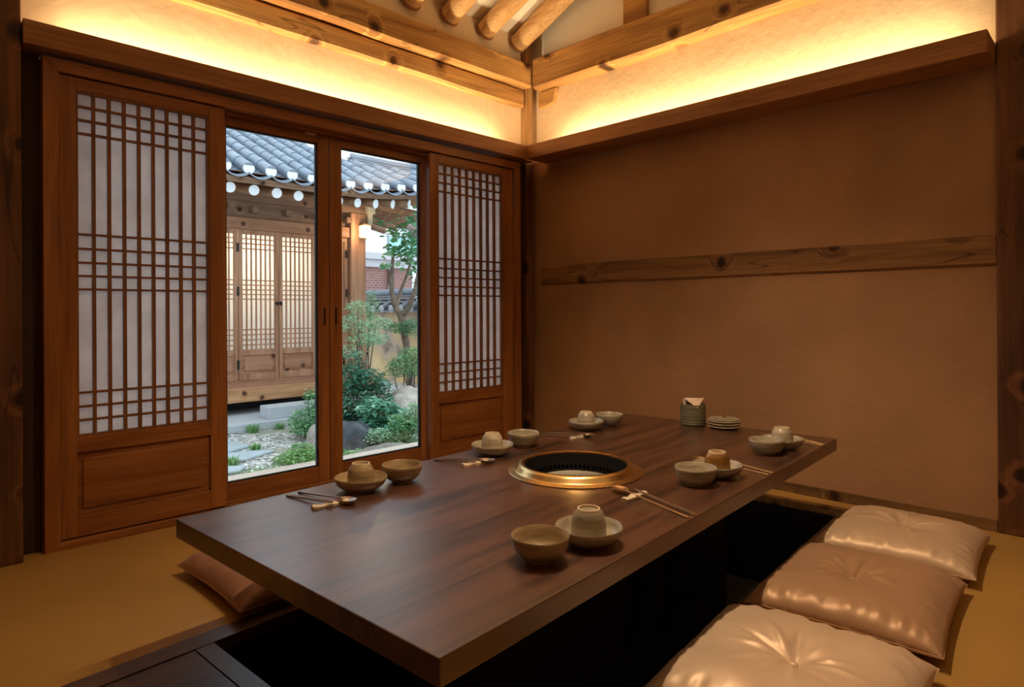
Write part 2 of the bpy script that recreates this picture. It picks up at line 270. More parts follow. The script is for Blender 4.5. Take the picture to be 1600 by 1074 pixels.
# the covered pit runs on towards the camera, so the floor is two long strips and a piece at the far end
fl = MB(); A = TM @ Vector((CX0-RW, PY0-RW, 0)); Bq = hole[1]; Cq = hole[2]; D = hole[3]
def slab(fl, pts, z0=-.12, z1=0): fl.prism([(p[0], p[1]) for p in pts], z0, z1)
slab(fl, [(ox0, oy0), (ox1, oy0), (ox1, Bq.y), (Bq.x, Bq.y), (A.x, A.y), (ox0, A.y)])
slab(fl, [(ox1, Bq.y), (ox1, Cq.y), (Cq.x, Cq.y), (Bq.x, Bq.y)])
slab(fl, [(ox1, Cq.y), (ox1, oy1), (ox0, oy1), (ox0, D.y), (D.x, D.y), (Cq.x, Cq.y)])
slab(fl, [(ox0, A.y), (A.x, A.y), (D.x, D.y), (ox0, D.y)])
struct(fl.build('floor', FLOOR), 'golden ochre oiled paper floor of the raised room', 'floor')
def boxT(*a): return MB(TM).box(*a)
r = MB(TM); r.box(CX0-RW, PX1+RW*.6, PY1, PY1+RW, -.03, .002); r.box(CX0-RW, PX1+RW*.6, PY0-RW, PY0, -.03, .002)
struct(r.build('trim_1', RIM), 'dark wood border along the long sides of the foot pit', 'trim')
r = MB(TM).box(PX1, PX1+RW*.6, PY0, PY1, -.03, .002); struct(r.build('trim_2', BASEB), 'narrow wooden border at the far end of the foot pit', 'trim')
p = MB(TM); zb = -.42
p.box(CX0, PX1+.03, PY1, PY1+.03, zb, -.03); p.box(CX0, PX1+.03, PY0-.03, PY0, zb, -.03); p.box(PX1, PX1+.03, PY0, PY1, zb, -.03); p.box(PX0-.05, PX0-.02, PY0, PY1, zb, -.03)
struct(p.build('wall_pit', BLACKW), 'black lining of the sunken foot pit under the table', 'pit wall')
struct(MB(TM).box(CX0, PX1, PY0, PY1, zb-.03, zb).build('floor_pit', PITFL), 'dark blue grey bottom of the sunken foot pit', 'pit floor')
cv = empty('pit_cover', TM @ Vector((-1.6, 0, 0)), TA, 'dark wooden cover board closing the pit in front of the table', 'cover')
c = MB(); c.box(.54, .588, PY0+.002, PY1-.002, -.03, .001)
c.build('cover_frame', RIMY, cv)
c = MB(); c.box(-.69, .536, PY0+.004, PY1-.006, -.03, 0); c.build('cover_panel', RIM, cv)
# ------------------------------------------------------------------ walls
def S_(mb, name, m, label, cat, **k): return struct(mb.build(name, m, **k), label, cat)
wl = MB(); wl.box(-1.6, .419, 3.0, 3.14, 0, 1.95); wl.box(2.945, 3.4, 3.0, 3.14, 0, 1.95); wl.box(-1.6, 3.4, 3.0, 3.14, 1.90, 2.95)
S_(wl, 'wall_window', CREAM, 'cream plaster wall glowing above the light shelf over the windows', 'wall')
wb = MB(BWM); wb.box(0, .12, -4.6, .3, -.05, 1.9); S_(wb, 'wall_back', CLAY, 'tan clay plaster wall behind the table', 'wall')
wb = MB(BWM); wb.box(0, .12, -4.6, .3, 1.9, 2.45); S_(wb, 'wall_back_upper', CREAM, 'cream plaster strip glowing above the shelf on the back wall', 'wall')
wb = MB(BWM); wb.prism([(.3, 2.45), (-2.2, 2.45), (-4.6, 2.45), (-4.6, 2.8), (-2.1, 3.75), (.3, 2.62)], 0, .12, 'x'); S_(wb, 'wall_back_gable', WHITEP, 'white plaster gable above the beam of the back wall', 'wall')
S_(MB().box(-1.72, -1.6, -1.6, 3.1, 0, 3.8), 'wall_left', CLAY, 'clay plaster wall on the left side of the room', 'wall')
S_(MB().box(-1.6, 3.6, -1.72, -1.6, 0, 3.8), 'wall_front', CLAY, 'clay plaster wall behind the viewer', 'wall')
def ceilz(y): return 2.73+.42*(3.0-y)
ce = MB(); ce.prism([(3.14, ceilz(3.14)), (.8, ceilz(.8)), (-1.7, 2.6), (-1.7, 2.7), (.8, ceilz(.8)+.1), (3.14, ceilz(3.14)+.1)], -1.7, 3.5, 'x')
S_(ce, 'ceiling', WHITEP, 'white plastered ceiling sloping up between the rafters', 'ceiling')
S_(MB(BWM).box(-.018, 0, -2.46, .0, 0, .045), 'baseboard_back', BASEB, 'low knotty wooden baseboard of the back wall', 'baseboard')
# ------------------------------------------------------------------ light shelves
def shelf_obj(name, mb, m, label, strip):
    o = S_(mb, name, m, label, 'shelf', bevel=.0015); s2 = strip.build('led_strip', LED, o); tag(s2, 'thin glowing strip behind the shelf lip')
sh = MB(); sh.box(.357, 2.945, 2.86, 2.882, 1.876, 1.962); sh.box(.357, 3.03, 2.882, 3.0, 1.876, 1.892).box(.357, .372, 2.882, 3.0, 1.892, 1.962)
shelf_obj('trim_3', sh, SHELFX, 'brown wooden light shelf running above the windows', MB().box(.5, 2.82, 2.91, 2.92, 1.892, 1.897))
sh = MB(BWM); sh.box(-.203, -.181, -2.46, -.055, 1.876, 1.962); sh.box(-.181, 0, -2.46, -.055, 1.876, 1.892).box(-.181, 0, -2.46, -2.445, 1.892, 1.962)
shelf_obj('trim_4', sh, SHELFY, 'brown wooden light shelf running along the back wall', MB(BWM).box(-.115, -.105, -2.35, -.18, 1.892, 1.897))
# ------------------------------------------------------------------ timber frame of the room
def T(mb, name, m, label, cat, group=None, **k): return tag(mb.build(name, m, **k), label, cat, group)
T(MB().box(-.1, .352, 2.872, 3.0, 0, 2.74), 'timber_pillar', POSTZ, 'dark knotty timber pillar at the left end of the window wall', 'pillar', bevel=.006)
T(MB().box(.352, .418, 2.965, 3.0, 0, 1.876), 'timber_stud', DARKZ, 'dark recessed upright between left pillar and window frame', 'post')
T(MB(BWM).box(-.022, .16, -2.95, -2.462, 0, 3.3), 'timber_pillar', POSTX, 'dark cracked timber pillar at the right end of the back wall', 'pillar', bevel=.006)
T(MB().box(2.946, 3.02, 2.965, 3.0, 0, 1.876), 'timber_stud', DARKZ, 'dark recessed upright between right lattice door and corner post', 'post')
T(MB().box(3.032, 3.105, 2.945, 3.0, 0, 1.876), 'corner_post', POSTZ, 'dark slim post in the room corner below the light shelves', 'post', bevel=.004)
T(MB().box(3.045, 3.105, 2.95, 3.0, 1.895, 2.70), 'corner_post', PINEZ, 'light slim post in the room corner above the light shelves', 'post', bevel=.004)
def beam(mb0, x0, x1, y0, y1, z0, z1, name, m, label, seed, axis='x', xf=None, amp=.006):
    rr = random.Random(seed); n = 26; vs = []; fs = []; ch = .012
    for i in range(n+1):
        t = i/n; d = [noise.noise(Vector((t*6+seed*9, k*7.3, 0)))*amp for k in range(4)]
        if axis == 'x':
            X = x0+(x1-x0)*t; sec = [(y0+ch+d[0], z0+d[1]), (y1, z0+d[1]), (y1, z1+d[2]), (y0+ch+d[0], z1+d[2]), (y0+d[0], z1-ch+d[2]), (y0+d[0], z0+ch+d[1])]; vs += [(X, a, b) for a, b in sec]
        else:
            Y = y0+(y1-y0)*t; sec = [(x0+ch+d[0], z0+d[1]), (x1, z0+d[1]), (x1, z1+d[2]), (x0+ch+d[0], z1+d[2]), (x0+d[0], z1-ch+d[2]), (x0+d[0], z0+ch+d[1])]; vs += [(a, Y, b) for a, b in sec]
    for i in range(n):
        for k in range(6): fs.append((i*6+k, i*6+(k+1) % 6, (i+1)*6+(k+1) % 6, (i+1)*6+k))
    fs.append(tuple(range(6))); fs.append(tuple(range(n*6, n*6+6)))
    return T(MB(xf).add(vs, fs), name, m, label, 'beam')
beam(0, .352, 3.05, 2.905, 3.06, 2.372, 2.528, 'ceiling_beam', BEAMX, 'upper of the two knotty pine beams over the windows', 1)
beam(0, .352, 3.035, 2.962, 3.06, 2.252, 2.368, 'ceiling_beam', BEAMX, 'lower of the two knotty pine beams over the windows', 2)
beam(0, -.105, .06, -4.0, -.03, 2.36, 2.562, 'ceiling_beam', BEAMY, 'thick knotty pine beam with rounded end high on the back wall', 3, 'y', BWM, .01)
beam(0, -.014, .05, -2.46, -.01, 1.068, 1.195, 'wall_rail', RAILY, 'flat knotty wooden rail crossing the middle of the back wall', 5, 'y', BWM, .004)
T(MB(BWM).prism([(-.01, 2.25), (-.135, 2.262), (-.165, 2.355), (-.01, 2.355)], -.03, .05, 'x'), 'beam_bracket', BEAMY, 'small tapered wooden bracket under the back beam by the corner', 'bracket', bevel=.003)
T(MB(BWM).box(-.03, .04, -.85, -.69, 2.56, 3.2), 'gable_stud', BEAMY, 'short wooden upright standing on the back wall beam', 'post', bevel=.003)
def rafter(x, label):
    zc = lambda y: ceilz(y)-.072; rr = random.Random(int(x*100))
    o = empty('ceiling_rafter', (x, 2.985, zc(2.985)), 0, label, 'rafter', 'round rafters of the sloping ceiling')
    pts = []; rs = []
    for i in range(14):
        d = 2.1*i/13; pts.append((rr.uniform(-.004, .004), -d, .42*d+rr.uniform(-.003, .003))); rs.append(.062+rr.uniform(-.003, .003))
    pts[0] = (0, .0, 0); MB().tube(pts, rs, 18).build('rafter_log', RAFTM, o, True)
    d0 = Vector((0, -1, .42)).normalized(); e = MB().tube([Vector((0, 0, 0))-d0*.004, d0*.012], [.066, .0655], 18); e.build('rafter_end', RAFTE, o)
for i, x in enumerate((3.023, 2.735, 2.447, 2.165)):
    rafter(x-.03, ['ceiling rafter nearest the room corner', 'second ceiling rafter from the room corner', 'third ceiling rafter from the room corner', 'leftmost ceiling rafter, only its rounded end in view'][i])
# ------------------------------------------------------------------ window wall joinery
FY = 2.91
fm = MB(); z1 = 1.862
fm.prism([(.42, 0), (.47, .03), (.47, z1-.05), (.42, z1)], FY, 3.12, 'y'); fm.prism([(2.945, 0), (2.945, z1), (2.893, z1-.05), (2.893, .03)], FY, 3.12, 'y')
fm2 = MB(); fm2.prism([(.42, z1), (.47, z1-.05), (2.893, z1-.05), (2.945, z1)], FY, 3.12, 'y'); fm2.prism([(.42, 0), (2.945, 0), (2.893, .03), (.47, .03)], FY, 3.12, 'y')
for (ya, yb) in ((2.955, 2.963), (2.978, 2.986)):
    fm2.box(.47, 2.893, ya, yb, z1-.062, z1-.05); fm2.box(.47, 2.893, ya, yb, .03, .036)
fo = empty('trim_5', (0, 0, 0), 0, 'reddish brown wooden frame around the four sliding panels', 'door frame', kind='structure')
fm.build('frame_jamb', SASHZ, fo, bevel=.002); fm2.build('frame_rail', SASHX, fo, bevel=.002)
def lattice_door(name, xa, xb, xl, xr, label):
    Y0, Y1 = 2.925, 2.958; zt, zbm = 1.808, .036; zl0, zl1 = .428, 1.752; rail0 = .36
    d = empty(name, ((xa+xb)/2, Y0, 0), 0, label, 'door', kind='structure'); cx = (xa+xb)/2
    def bx(mb, x0, x1, y0, y1, a, b): return mb.box(x0-cx, x1-cx, y0-Y0, y1-Y0, a, b)
    g = MB(); bx(g, xa, xl-.008, Y0, Y1, zbm, zt); bx(g, xr+.008, xb, Y0, Y1, zbm, zt); g.build('stile', SASHZ, d, bevel=.0015)
    g = MB(); x0, x1 = xl-.008, xr+.008; bx(g, x0, x1, Y0, Y1, zl1+.008, zt); bx(g, x0, x1, Y0, Y1, rail0, zl0-.008); bx(g, x0, x1, Y0, Y1, zbm, .115); g.build('rail', SASHX, d, bevel=.0015)
    g = MB(); bx(g, xl-.008, xr+.008, Y0+.014, Y1-.004, .115, rail0)
    a0, a1, b0, b1 = xl+.012-cx, xr-.025-cx, .14, .335; g.box(a0, a1, .006, .016, b0, b1); g.build('bottom_panel', SASHX, d, bevel=.003)
    g = MB(); nb = 8; L = xr-xl; bw = .0115
    bx(g, xl-.008, xl, Y0+.003, Y1-.006, zl0-.008, zl1+.008); bx(g, xr, xr+.008, Y0+.003, Y1-.006, zl0-.008, zl1+.008); bx(g, xl, xr, Y0+.003, Y1-.006, zl1, zl1+.008); bx(g, xl, xr, Y0+.003, Y1-.006, zl0-.008, zl0)
    for k in range(1, nb+1): xx = xl+L*k/(nb+1); bx(g, xx-bw/2, xx+bw/2, Y0+.007, Y1-.008, zl0, zl1)
    for z in (1.701, 1.649, 1.597, 1.205, 1.149, 1.095, 1.043, .991, .589, .535, .482): bx(g, xl, xr, Y0+.008, Y1-.008, z-.0042, z+.0042)
    g.build('lattice', LATT, d)
    g = MB(); bx(g, xl-.006, xr+.006, Y1-.009, Y1-.006, zl0-.006, zl1+.006); tag(g.build('paper_screen', PAPER, d), 'white mulberry paper behind the lattice')
lattice_door('door_1', .472, 1.082, .533, 1.009, 'wide lattice door with paper screen left of the glass doors')
lattice_door('door_4', 2.222, 2.885, 2.289, 2.791, 'paper lattice door between glass door and room corner')
def glass_door(name, xa, xb, xl, xr, label, hx):
    Y0, Y1 = 3.0, 3.04; zt, zbm, g0, g1 = 1.83, .03, .11, 1.758; cx = (xa+xb)/2
    d = empty(name, (cx, Y0, 0), 0, label, 'door', kind='structure')
    g = MB(); g.box(xa-cx, xl-cx, 0, .04, zbm, zt); g.box(xr-cx, xb-cx, 0, .04, zbm, zt); g.build('stile', SASHZ, d, bevel=.002)
    g = MB(); g.box(xl-cx, xr-cx, 0, .04, g1, zt); g.box(xl-cx, xr-cx, 0, .04, zbm, g0); g.build('rail', SASHX, d, bevel=.002)
    g = MB(); e = .006
    for (a, b, c_, d_) in ((xl, xl+e, g0, g1), (xr-e, xr, g0, g1), (xl, xr, g0, g0+e), (xl, xr, g1-e, g1)): g.box(a-cx, b-cx, .012, .03, c_, d_)
    tag(g.build('gasket', RUBBER, d), 'black gasket around the pane')
    tag(MB().box(xl-cx, xr-cx, .019, .023, g0, g1).build('glass_pane', GLASS, d), 'clear glass pane')
    g = MB(); g.box(hx-cx-.006, hx-cx+.006, -.0015, .0, .83, .92); tag(g.build('handle', DARKZ, d), 'narrow recessed pull')
glass_door('door_2', 1.06, 1.630, 1.116, 1.571, 'left sliding glass door showing the tiled roof and ledge', 1.604)
glass_door('door_3', 1.636, 2.268, 1.705, 2.212, 'right sliding glass door showing the garden tree', 1.668)
T(MB().box(1.50, 1.555, 2.985, 3.0, 1.79, 1.803), 'door_catch', CER_W, 'small pale catch on the top rail of the left glass door', 'catch')
# ------------------------------------------------------------------ table
tb = empty('dining_table', (*TC, 0), TA, 'long dark walnut table with a round grill opening', 'table')
TL, TW, TZ, TT = 2.215, 1.018, .36, .048; GR = .2
gc = TM.inverted() @ Vector((1.655, 1.383, 0)); GX, GY = gc.x, gc.y
n = 72; outer = []; inner = []
angs = sorted([2*PI*k/n for k in range(n)]); corn = [math.atan2(sy*TW/2-GY, sx*TL/2-GX) % (2*PI) for sx in (1, -1) for sy in (1, -1)]
for cA in corn: k = min(range(len(angs)), key=lambda i: abs(angs[i]-cA)); angs[k] = cA
for a in angs:
    dx, dy = math.cos(a), math.sin(a); t = min(((TL/2-GX)/dx if dx > 1e-9 else (-TL/2-GX)/dx if dx < -1e-9 else 1e9), ((TW/2-GY)/dy if dy > 1e-9 else (-TW/2-GY)/dy if dy < -1e-9 else 1e9))
    outer.append((GX+dx*t, GY+dy*t)); inner.append((GX+dx*GR, GY+dy*GR))
vs = [(*p, TZ) for p in outer]+[(*p, TZ) for p in inner]+[(*p, TZ-TT) for p in outer]+[(*p, TZ-TT) for p in inner]; fs = []
for k in range(n):
    q = (k+1) % n; fs += [(k, q, n+q, n+k), (2*n+q, 2*n+k, 3*n+k, 3*n+q), (k, 2*n+k, 2*n+q, q), (n+k, n+q, 3*n+q, 3*n+k)]
MB().add(vs, fs).build('tabletop', WALNUT, tb, bevel=.0025)
ped = MB(); ped.box(-.72, .62, -.24, .28, zb, TZ-TT)
po = ped.build('pedestal', BLACKW, tb, bevel=.004)
lv = MB()
for cx_ in (-.1, .12, .34):
    for k in range(12): lv.box(cx_, cx_+.16, -.244, -.24, -.12+k*.022, -.11+k*.022)
lv.build('vent_louvre', BLKMET, po)
# grill
gw = TM @ Vector((GX, GY, TZ)); gr = empty('table_grill', gw, 0, 'round brass rimmed charcoal grill set into the table', 'grill')
MB().lathe([(.197, -.002), (.224, -.001), (.226, .003), (.222, .005), (.204, .006), (.200, .009), (.194, .020), (.186, .0265), (.178, .0285), (.173, .026), (.171, .016), (.171, -.004)], 96).build('brass_ring', BRASS, gr, True)
MB().lathe([(.1712, .02), (.168, -.002), (.158, -.045), (.150, -.06), (.0, -.06)], 96).build('grill_bowl', BLKMET, gr, True)
sl = MB()
for k in range(64):
    a = 2*PI*k/64; M = Matrix.Rotation(a, 4, 'Z') @ Matrix.Translation((.1595, 0, -.026)) @ Matrix.Rotation(rad(-12), 4, 'Y')
    sl.lathe([(.0, .0), (.0055, .0), (.0065, .001)], 8, M @ Matrix.Rotation(-PI/2, 4, 'Y') @ Matrix.Diagonal((1.7, .9, 1, 1)))
sl.build('air_slot', plain('slot_shadow', (.002, .002, .003), .8), gr)
gm = MB(); R0 = .135
for k in range(-16, 17):
    c_ = k*.0082; h = math.sqrt(max(R0*R0-c_*c_, 0))
    if h < .01: continue
    for rot in (rad(45), rad(-45)):
        M = Matrix.Rotation(rot, 4, 'Z'); P = []
        for t in (-1, -.5, 0, .5, 1): x = h*t; P.append(M @ Vector((x, c_, -.034+.010*(1-(x*x+c_*c_)/R0**2))))
        gm.tube(P, .0011, 4, False)
gm.lathe([(.135, -.037), (.138, -.035), (.135, -.032)], 64)
gm.build('grill_mesh', STEEL, gr)
# ------------------------------------------------------------------ tableware
def put(root, x, y, z, rz=0): root.location = (x, y, z); root.rotation_euler = (0, 0, rz)
BOWL = [(0, .004), (.027, .004), (.0275, 0), (.031, 0), (.0315, .005), (.043, .0095), (.053, .0185), (.0605, .034), (.0640, .052), (.0640, .0575), (.0625, .0595), (.0602, .057), (.0565, .036), (.048, .021), (.032, .0125), (0, .0105)]
PLATE = [(0, .003), (.036, .003), (.037, 0), (.041, 0), (.043, .004), (.058, .0085), (.0705, .018), (.0780, .032), (.0790, .0385), (.0775, .041), (.0750, .0385), (.0685, .023), (.056, .0145), (.035, .0115), (0, .011)]
CUP = [(0, .0625), (.0225, .0625), (.0235, .067), (.0265, .067), (.0278, .0638), (.0332, .0585), (.0378, .0480), (.0402, .034), (.0412, .016), (.0415, .001), (.040, 0), (.0385, .001), (.0385, .015), (.0365, .032), (.032, .047), (.024, .057), (0, .059)]
def wob(prof, seed, n=44, amp=.012):
    mb = MB(); mb.lathe(prof, n); rr = seed*3.7
    for i, (x, y, z) in enumerate(mb.v):
        a = math.atan2(y, x); f = 1+amp*noise.noise(Vector((math.cos(a)*1.3+rr, math.sin(a)*1.3, z*20))); mb.v[i] = (x*f, y*f, z+.03*amp*noise.noise(Vector((math.cos(a)+rr, math.sin(a), 5)))*4*(1 if z > .03 else 0))
    return mb
def bowl(m, seed, label, x, y, s=1., group='small stoneware bowls'):
    o = empty('rice_bowl', (x, y, TZ), seed, label, 'bowl', group); o.scale = (s, s, s*.93)
    wob(BOWL, seed).build('bowl_body', m, o, True); MB().lathe([(.0268, .0), (.0315, -.0002), (.0318, .004), (.0265, .004), (.0268, 0)], 32).build('foot_ring', FOOTR, o, True)
def plate(m, seed, label, x, y, s=1.):
    o = empty('saucer_dish', (x, y, TZ), seed, label, 'dish', 'shallow stoneware dishes under the cups'); o.scale = (s,)*3
    wob(PLATE, seed+9).build('dish_body', m, o, True); MB().lathe([(.0365, 0), (.0415, -.0002), (.0418, .004), (.036, .004), (.0365, 0)], 32).build('foot_ring', FOOTR, o, True)
def cup(m, seed, label, x, y, s=1.):
    o = empty('teacup', (x, y, TZ+.0122), seed, label, 'cup', 'handleless cups turned upside down'); o.scale = (s,)*3
    mb = wob(CUP, seed+5, 40, .008)
    for i, (X, Y, Z) in enumerate(mb.v):
        if .005 < Z < .055: f = 1+.008*math.sin(Z*620); mb.v[i] = (X*f, Y*f, Z)
    mb.build('cup_body', m, o, True)
    MB().lathe([(.0220, .0620), (.0228, .0682), (.0266, .0682), (.0282, .0632), (.0245, .0600)], 32).build('foot_ring', FOOTR, o, True)
def resting(cx, cy, ang, label):   # low waisted bar on which the cutlery rests
    o = empty('cutlery_rest', (cx, cy, TZ), ang, label, 'cutlery rest', 'white ceramic cutlery rests')
    vs = []; nn = 15; fs = []
    for i in range(nn):
        t = -1+2*i/(nn-1); x = t*.052; wv = .0105+.0040*math.cos(t*2*PI)*.6+(-.004 if abs(t) > .98 else 0); h = .0095+.0022*math.cos(t*2*PI)-(.002 if abs(t) > .98 else 0)
        vs += [(x, -wv, .0), (x, -wv-.0005, h*.7), (x, -wv*.6, h), (x, wv*.6, h), (x, wv+.0005, h*.7), (x, wv, 0)]
    for i in range(nn-1):
        for k in range(6): fs.append((i*6+k, i*6+(k+1) % 6, (i+1)*6+(k+1) % 6, (i+1)*6+k))
    fs += [tuple(range(6)), tuple(range((nn-1)*6, nn*6))]
    MB().add(vs, fs).build('rest_body', CER_W, o, True)
def sticks(e1, tip, off, label, m=GOLD):   # a pair of metal chopsticks
    a = Vector((*e1, TZ+.003)); b = Vector((*tip, TZ+.0145)); d = (b-a); L = d.length; ang = math.atan2(d.y, d.x)
    o = empty('chopsticks', a, ang, label, 'chopsticks', 'pairs of metal chopsticks'); pit = math.asin(d.z/L)
    for s in (0, 1):
        mb = MB(); yo = off*s
        P = [(0, yo, 0), (L*.5, yo*.9, L*.5*math.sin(pit)), (L, yo*.8, L*math.sin(pit))]; mb.tube(P, [.0029, .0025, .0016], 6); mb.build('chopstick', m, o, True)
def spoon(e1, head, label, m=GOLD):
    a = Vector((*e1, TZ+.003)); b = Vector((*head, TZ+.0125)); d = b-a; L = d.length; ang = math.atan2(d.y, d.x)
    o = empty('spoon', a, ang, label, 'spoon', 'long handled metal spoons'); k = d.z/L
    MB().tube([(0, 0, 0), (L*.3, 0, L*.3*k), (L*.75, 0, L*.75*k+.001), (L-.022, 0, k*L)], [.0032, .0026, .0018, .0022], 8).build('handle', m, o, True)
    vs = []; fs = []; nr, na = 6, 20
    for i in range(nr+1):
        for j in range(na):
            r_ = i/nr; t = 2*PI*j/na; x = r_*.031*math.cos(t); y = r_*.0215*math.sin(t)*(1+.12*math.cos(t)); vs.append((L+x, y, L*k+.001-.006*(1-r_*r_)))
    nn = len(vs); vs += [(x, y, z-.0011) for x, y, z in vs]
    for q in (0, nn):
        for i in range(nr):
            for j in range(na): fs.append((q+i*na+j, q+i*na+(j+1) % na, q+(i+1)*na+(j+1) % na, q+(i+1)*na+j))
    for j in range(na): fs.append((nr*na+j, nr*na+(j+1) % na, nn+nr*na+(j+1) % na, nn+nr*na+j))
    MB().add(vs, fs).build('spoon_bowl', m, o, True)
W1, W2, W3 = 'nearest the viewer on the window side', 'at the middle seat on the window side', 'at the far seat on the window side'
R1, R2, R3 = 'nearest the viewer on the cushion side', 'at the middle seat on the cushion side', 'at the far seat on the cushion side'
D_ = dict(
 W1=(W1, (1.168, 1.690), (1.026, 1.700), CER_B, CER_B, CER_B), W2=(W2, (1.812, 1.781), (1.625, 1.762), CER_G, CER_G, CER_L),
 W3=(W3, (2.412, 1.808), (2.262, 1.825), CER_G, CER_G, CER_L), R1=(R1, (1.009, .943), (1.163, .932), CER_B, CER_G, CER_G),
 R2=(R2, (1.783, 1.008), (1.921, 1.008), CER_G, CER_G, CER_A), R3=(R3, (2.347, 1.033), (2.486, 1.033), CER_G, CER_G, CER_L))
for i, (k, (where, b, p_, mb_, mp_, mc_)) in enumerate(D_.items()):
    col = {'grey_green_glaze': 'grey green', 'brown_speckled_glaze': 'speckled brown', 'pale_grey_glaze': 'pale grey', 'amber_glaze': 'glossy amber brown'}
    bowl(mb_, i, f'empty {col[mb_.name]} bowl {where}', *b)
    plate(mp_, i, f'{col[mp_.name]} shallow dish {where}', *p_)
    cup(mc_, i, f'upturned {col[mc_.name]} cup {where}', *p_)
def setting(where, rest, rang, se, sh, ce, ct, off, m=GOLD):
    resting(*rest, rang, 'white cutlery rest '+where)
    spoon(se, sh, ('gold toned' if m == GOLD else 'silver toned')+' spoon '+where, m); sticks(ce, ct, off, ('gold toned' if m == GOLD else 'silver toned')+' chopsticks '+where, m)
setting(W1, (.880, 1.617), rad(-8), (.874, 1.797), (.922, 1.603), (.833, 1.789), (.872, 1.600), .009, SILV)
setting(W2, (1.474, 1.688), rad(-6), (1.438, 1.833), (1.515, 1.674), (1.408, 1.836), (1.458, 1.668), .009, SILV)
setting(W3, (2.090, 1.722), rad(-5), (2.061, 1.892), (2.124, 1.706), (2.016, 1.878), (2.066, 1.700), .009, SILV)
setting(R1, (1.532, 1.060), rad(0), (1.474, .856), (1.545, 1.118), (1.513, .852), (1.568, 1.082), .008)
setting(R2, (2.062, 1.085), rad(4), (2.038, .893), (2.056, 1.142), (2.076, .893), (2.096, 1.10), .008)
setting(R3, (2.66, 1.10), rad(4), (2.612, .93), (2.652, 1.165), (2.645, .93), (2.686, 1.12), .008)
# napkin holder, lidded dish stack
nh = empty('napkin_jar', (2.697, 1.536, TZ), 0, 'dark ribbed stoneware jar holding paper napkins at the far end of the table', 'jar')
prof = [(0, .004), (.052, .004), (.054, 0), (.0565, .004)]+[(.0575+.0011*math.sin(i*PI/2*1.0), .006+i*.0024) for i in range(37)]+[(.0565, .097), (.054, .0985), (.051, .095), (.051, .01), (0, .01)]
MB().lathe(prof, 48).build('jar_body', CER_D, nh, True)
npk = empty('paper_napkin', (2.697, 1.536, TZ+.012), rad(-40), 'folded pale pink napkins sticking out of the ribbed jar', 'napkin')
q = MB()
def sheet(q, f, n_=10, th=.002):
    vs = [f(i/n_, j/n_) for i in range(n_+1) for j in range(n_+1)]; k = len(vs); fs = [(i*(n_+1)+j, i*(n_+1)+j+1, (i+1)*(n_+1)+j+1, (i+1)*(n_+1)+j) for i in range(n_) for j in range(n_)]
    vs2 = [(x, y+th, z) for x, y, z in vs]; fs2 = [tuple(a+k for a in f_) for f_ in fs]; rim = [(i*(n_+1), (i+1)*(n_+1), k+(i+1)*(n_+1), k+i*(n_+1)) for i in range(n_)]+[(i*(n_+1)+n_, (i+1)*(n_+1)+n_, k+(i+1)*(n_+1)+n_, k+i*(n_+1)+n_) for i in range(n_)]
    rim += [(j, j+1, k+j+1, k+j) for j in range(n_)]+[(n_*(n_+1)+j, n_*(n_+1)+j+1, k+n_*(n_+1)+j+1, k+n_*(n_+1)+j) for j in range(n_)]
    q.add(vs+vs2, fs+fs2+rim)
for s in range(4): sheet(q, lambda u, v, s=s: ((u-.5)*(.066+.02*v), -.004+s*.006+.006*math.sin(u*5+s)*v, v*(.108-.003*s)+.006*math.sin(u*3+s)*v))
q.build('napkin_stack', NAP, npk, True)
q = MB(); q.add([(-.045, -.026, .112), (.044, -.022, .116), (.0, -.060, .074), (-.040, -.002, .116), (.043, .004, .112), (.0, -.030, .116)], [(0, 2, 5), (2, 1, 5), (0, 5, 3), (5, 1, 4), (5, 4, 3)])
so = q.build('napkin_flap', NAP, npk); sm = so.modifiers.new('thick', 'SOLIDIFY'); sm.thickness = .002
DISH = [(0, .0), (.034, 0), (.036, .0015), (.056, .003), (.0695, .0095), (.0705, .0115), (.069, .0125), (.055, .0065), (.03, .0045), (0, .0045)]
for k in range(3):
    o = empty('small_plate', (2.72, 1.394, TZ+k*.0122), k, ['lowest of the three stacked small plates beside the napkin jar', 'middle one of the three stacked small plates', 'topmost of the three stacked small plates, under the lid'][k], 'plate', 'small plates stacked beside the napkin jar')
    wob(DISH, k+20, 40, .01).build('plate_body', CER_G, o, True); MB().lathe([(.0694, .0100), (.0712, .0115), (.0694, .0130)], 40).build('rim_glaze', FOOTR, o, True)
o = empty('dish_lid', (2.72, 1.394, TZ+.0385), 0, 'flat stoneware lid with small knob on top of the plate stack', 'lid')
MB().lathe([(0, 0), (.064, 0), (.068, .002), (.067, .005), (.02, .010), (0, .0105)], 40).build('lid_body', CER_G, o, True); tag(MB().lathe([(0, .010), (.007, .010), (.0075, .014), (.0095, .019), (.008, .022), (0, .023)], 20).build('lid_knob', CER_A, o, True), 'dark brown knob')
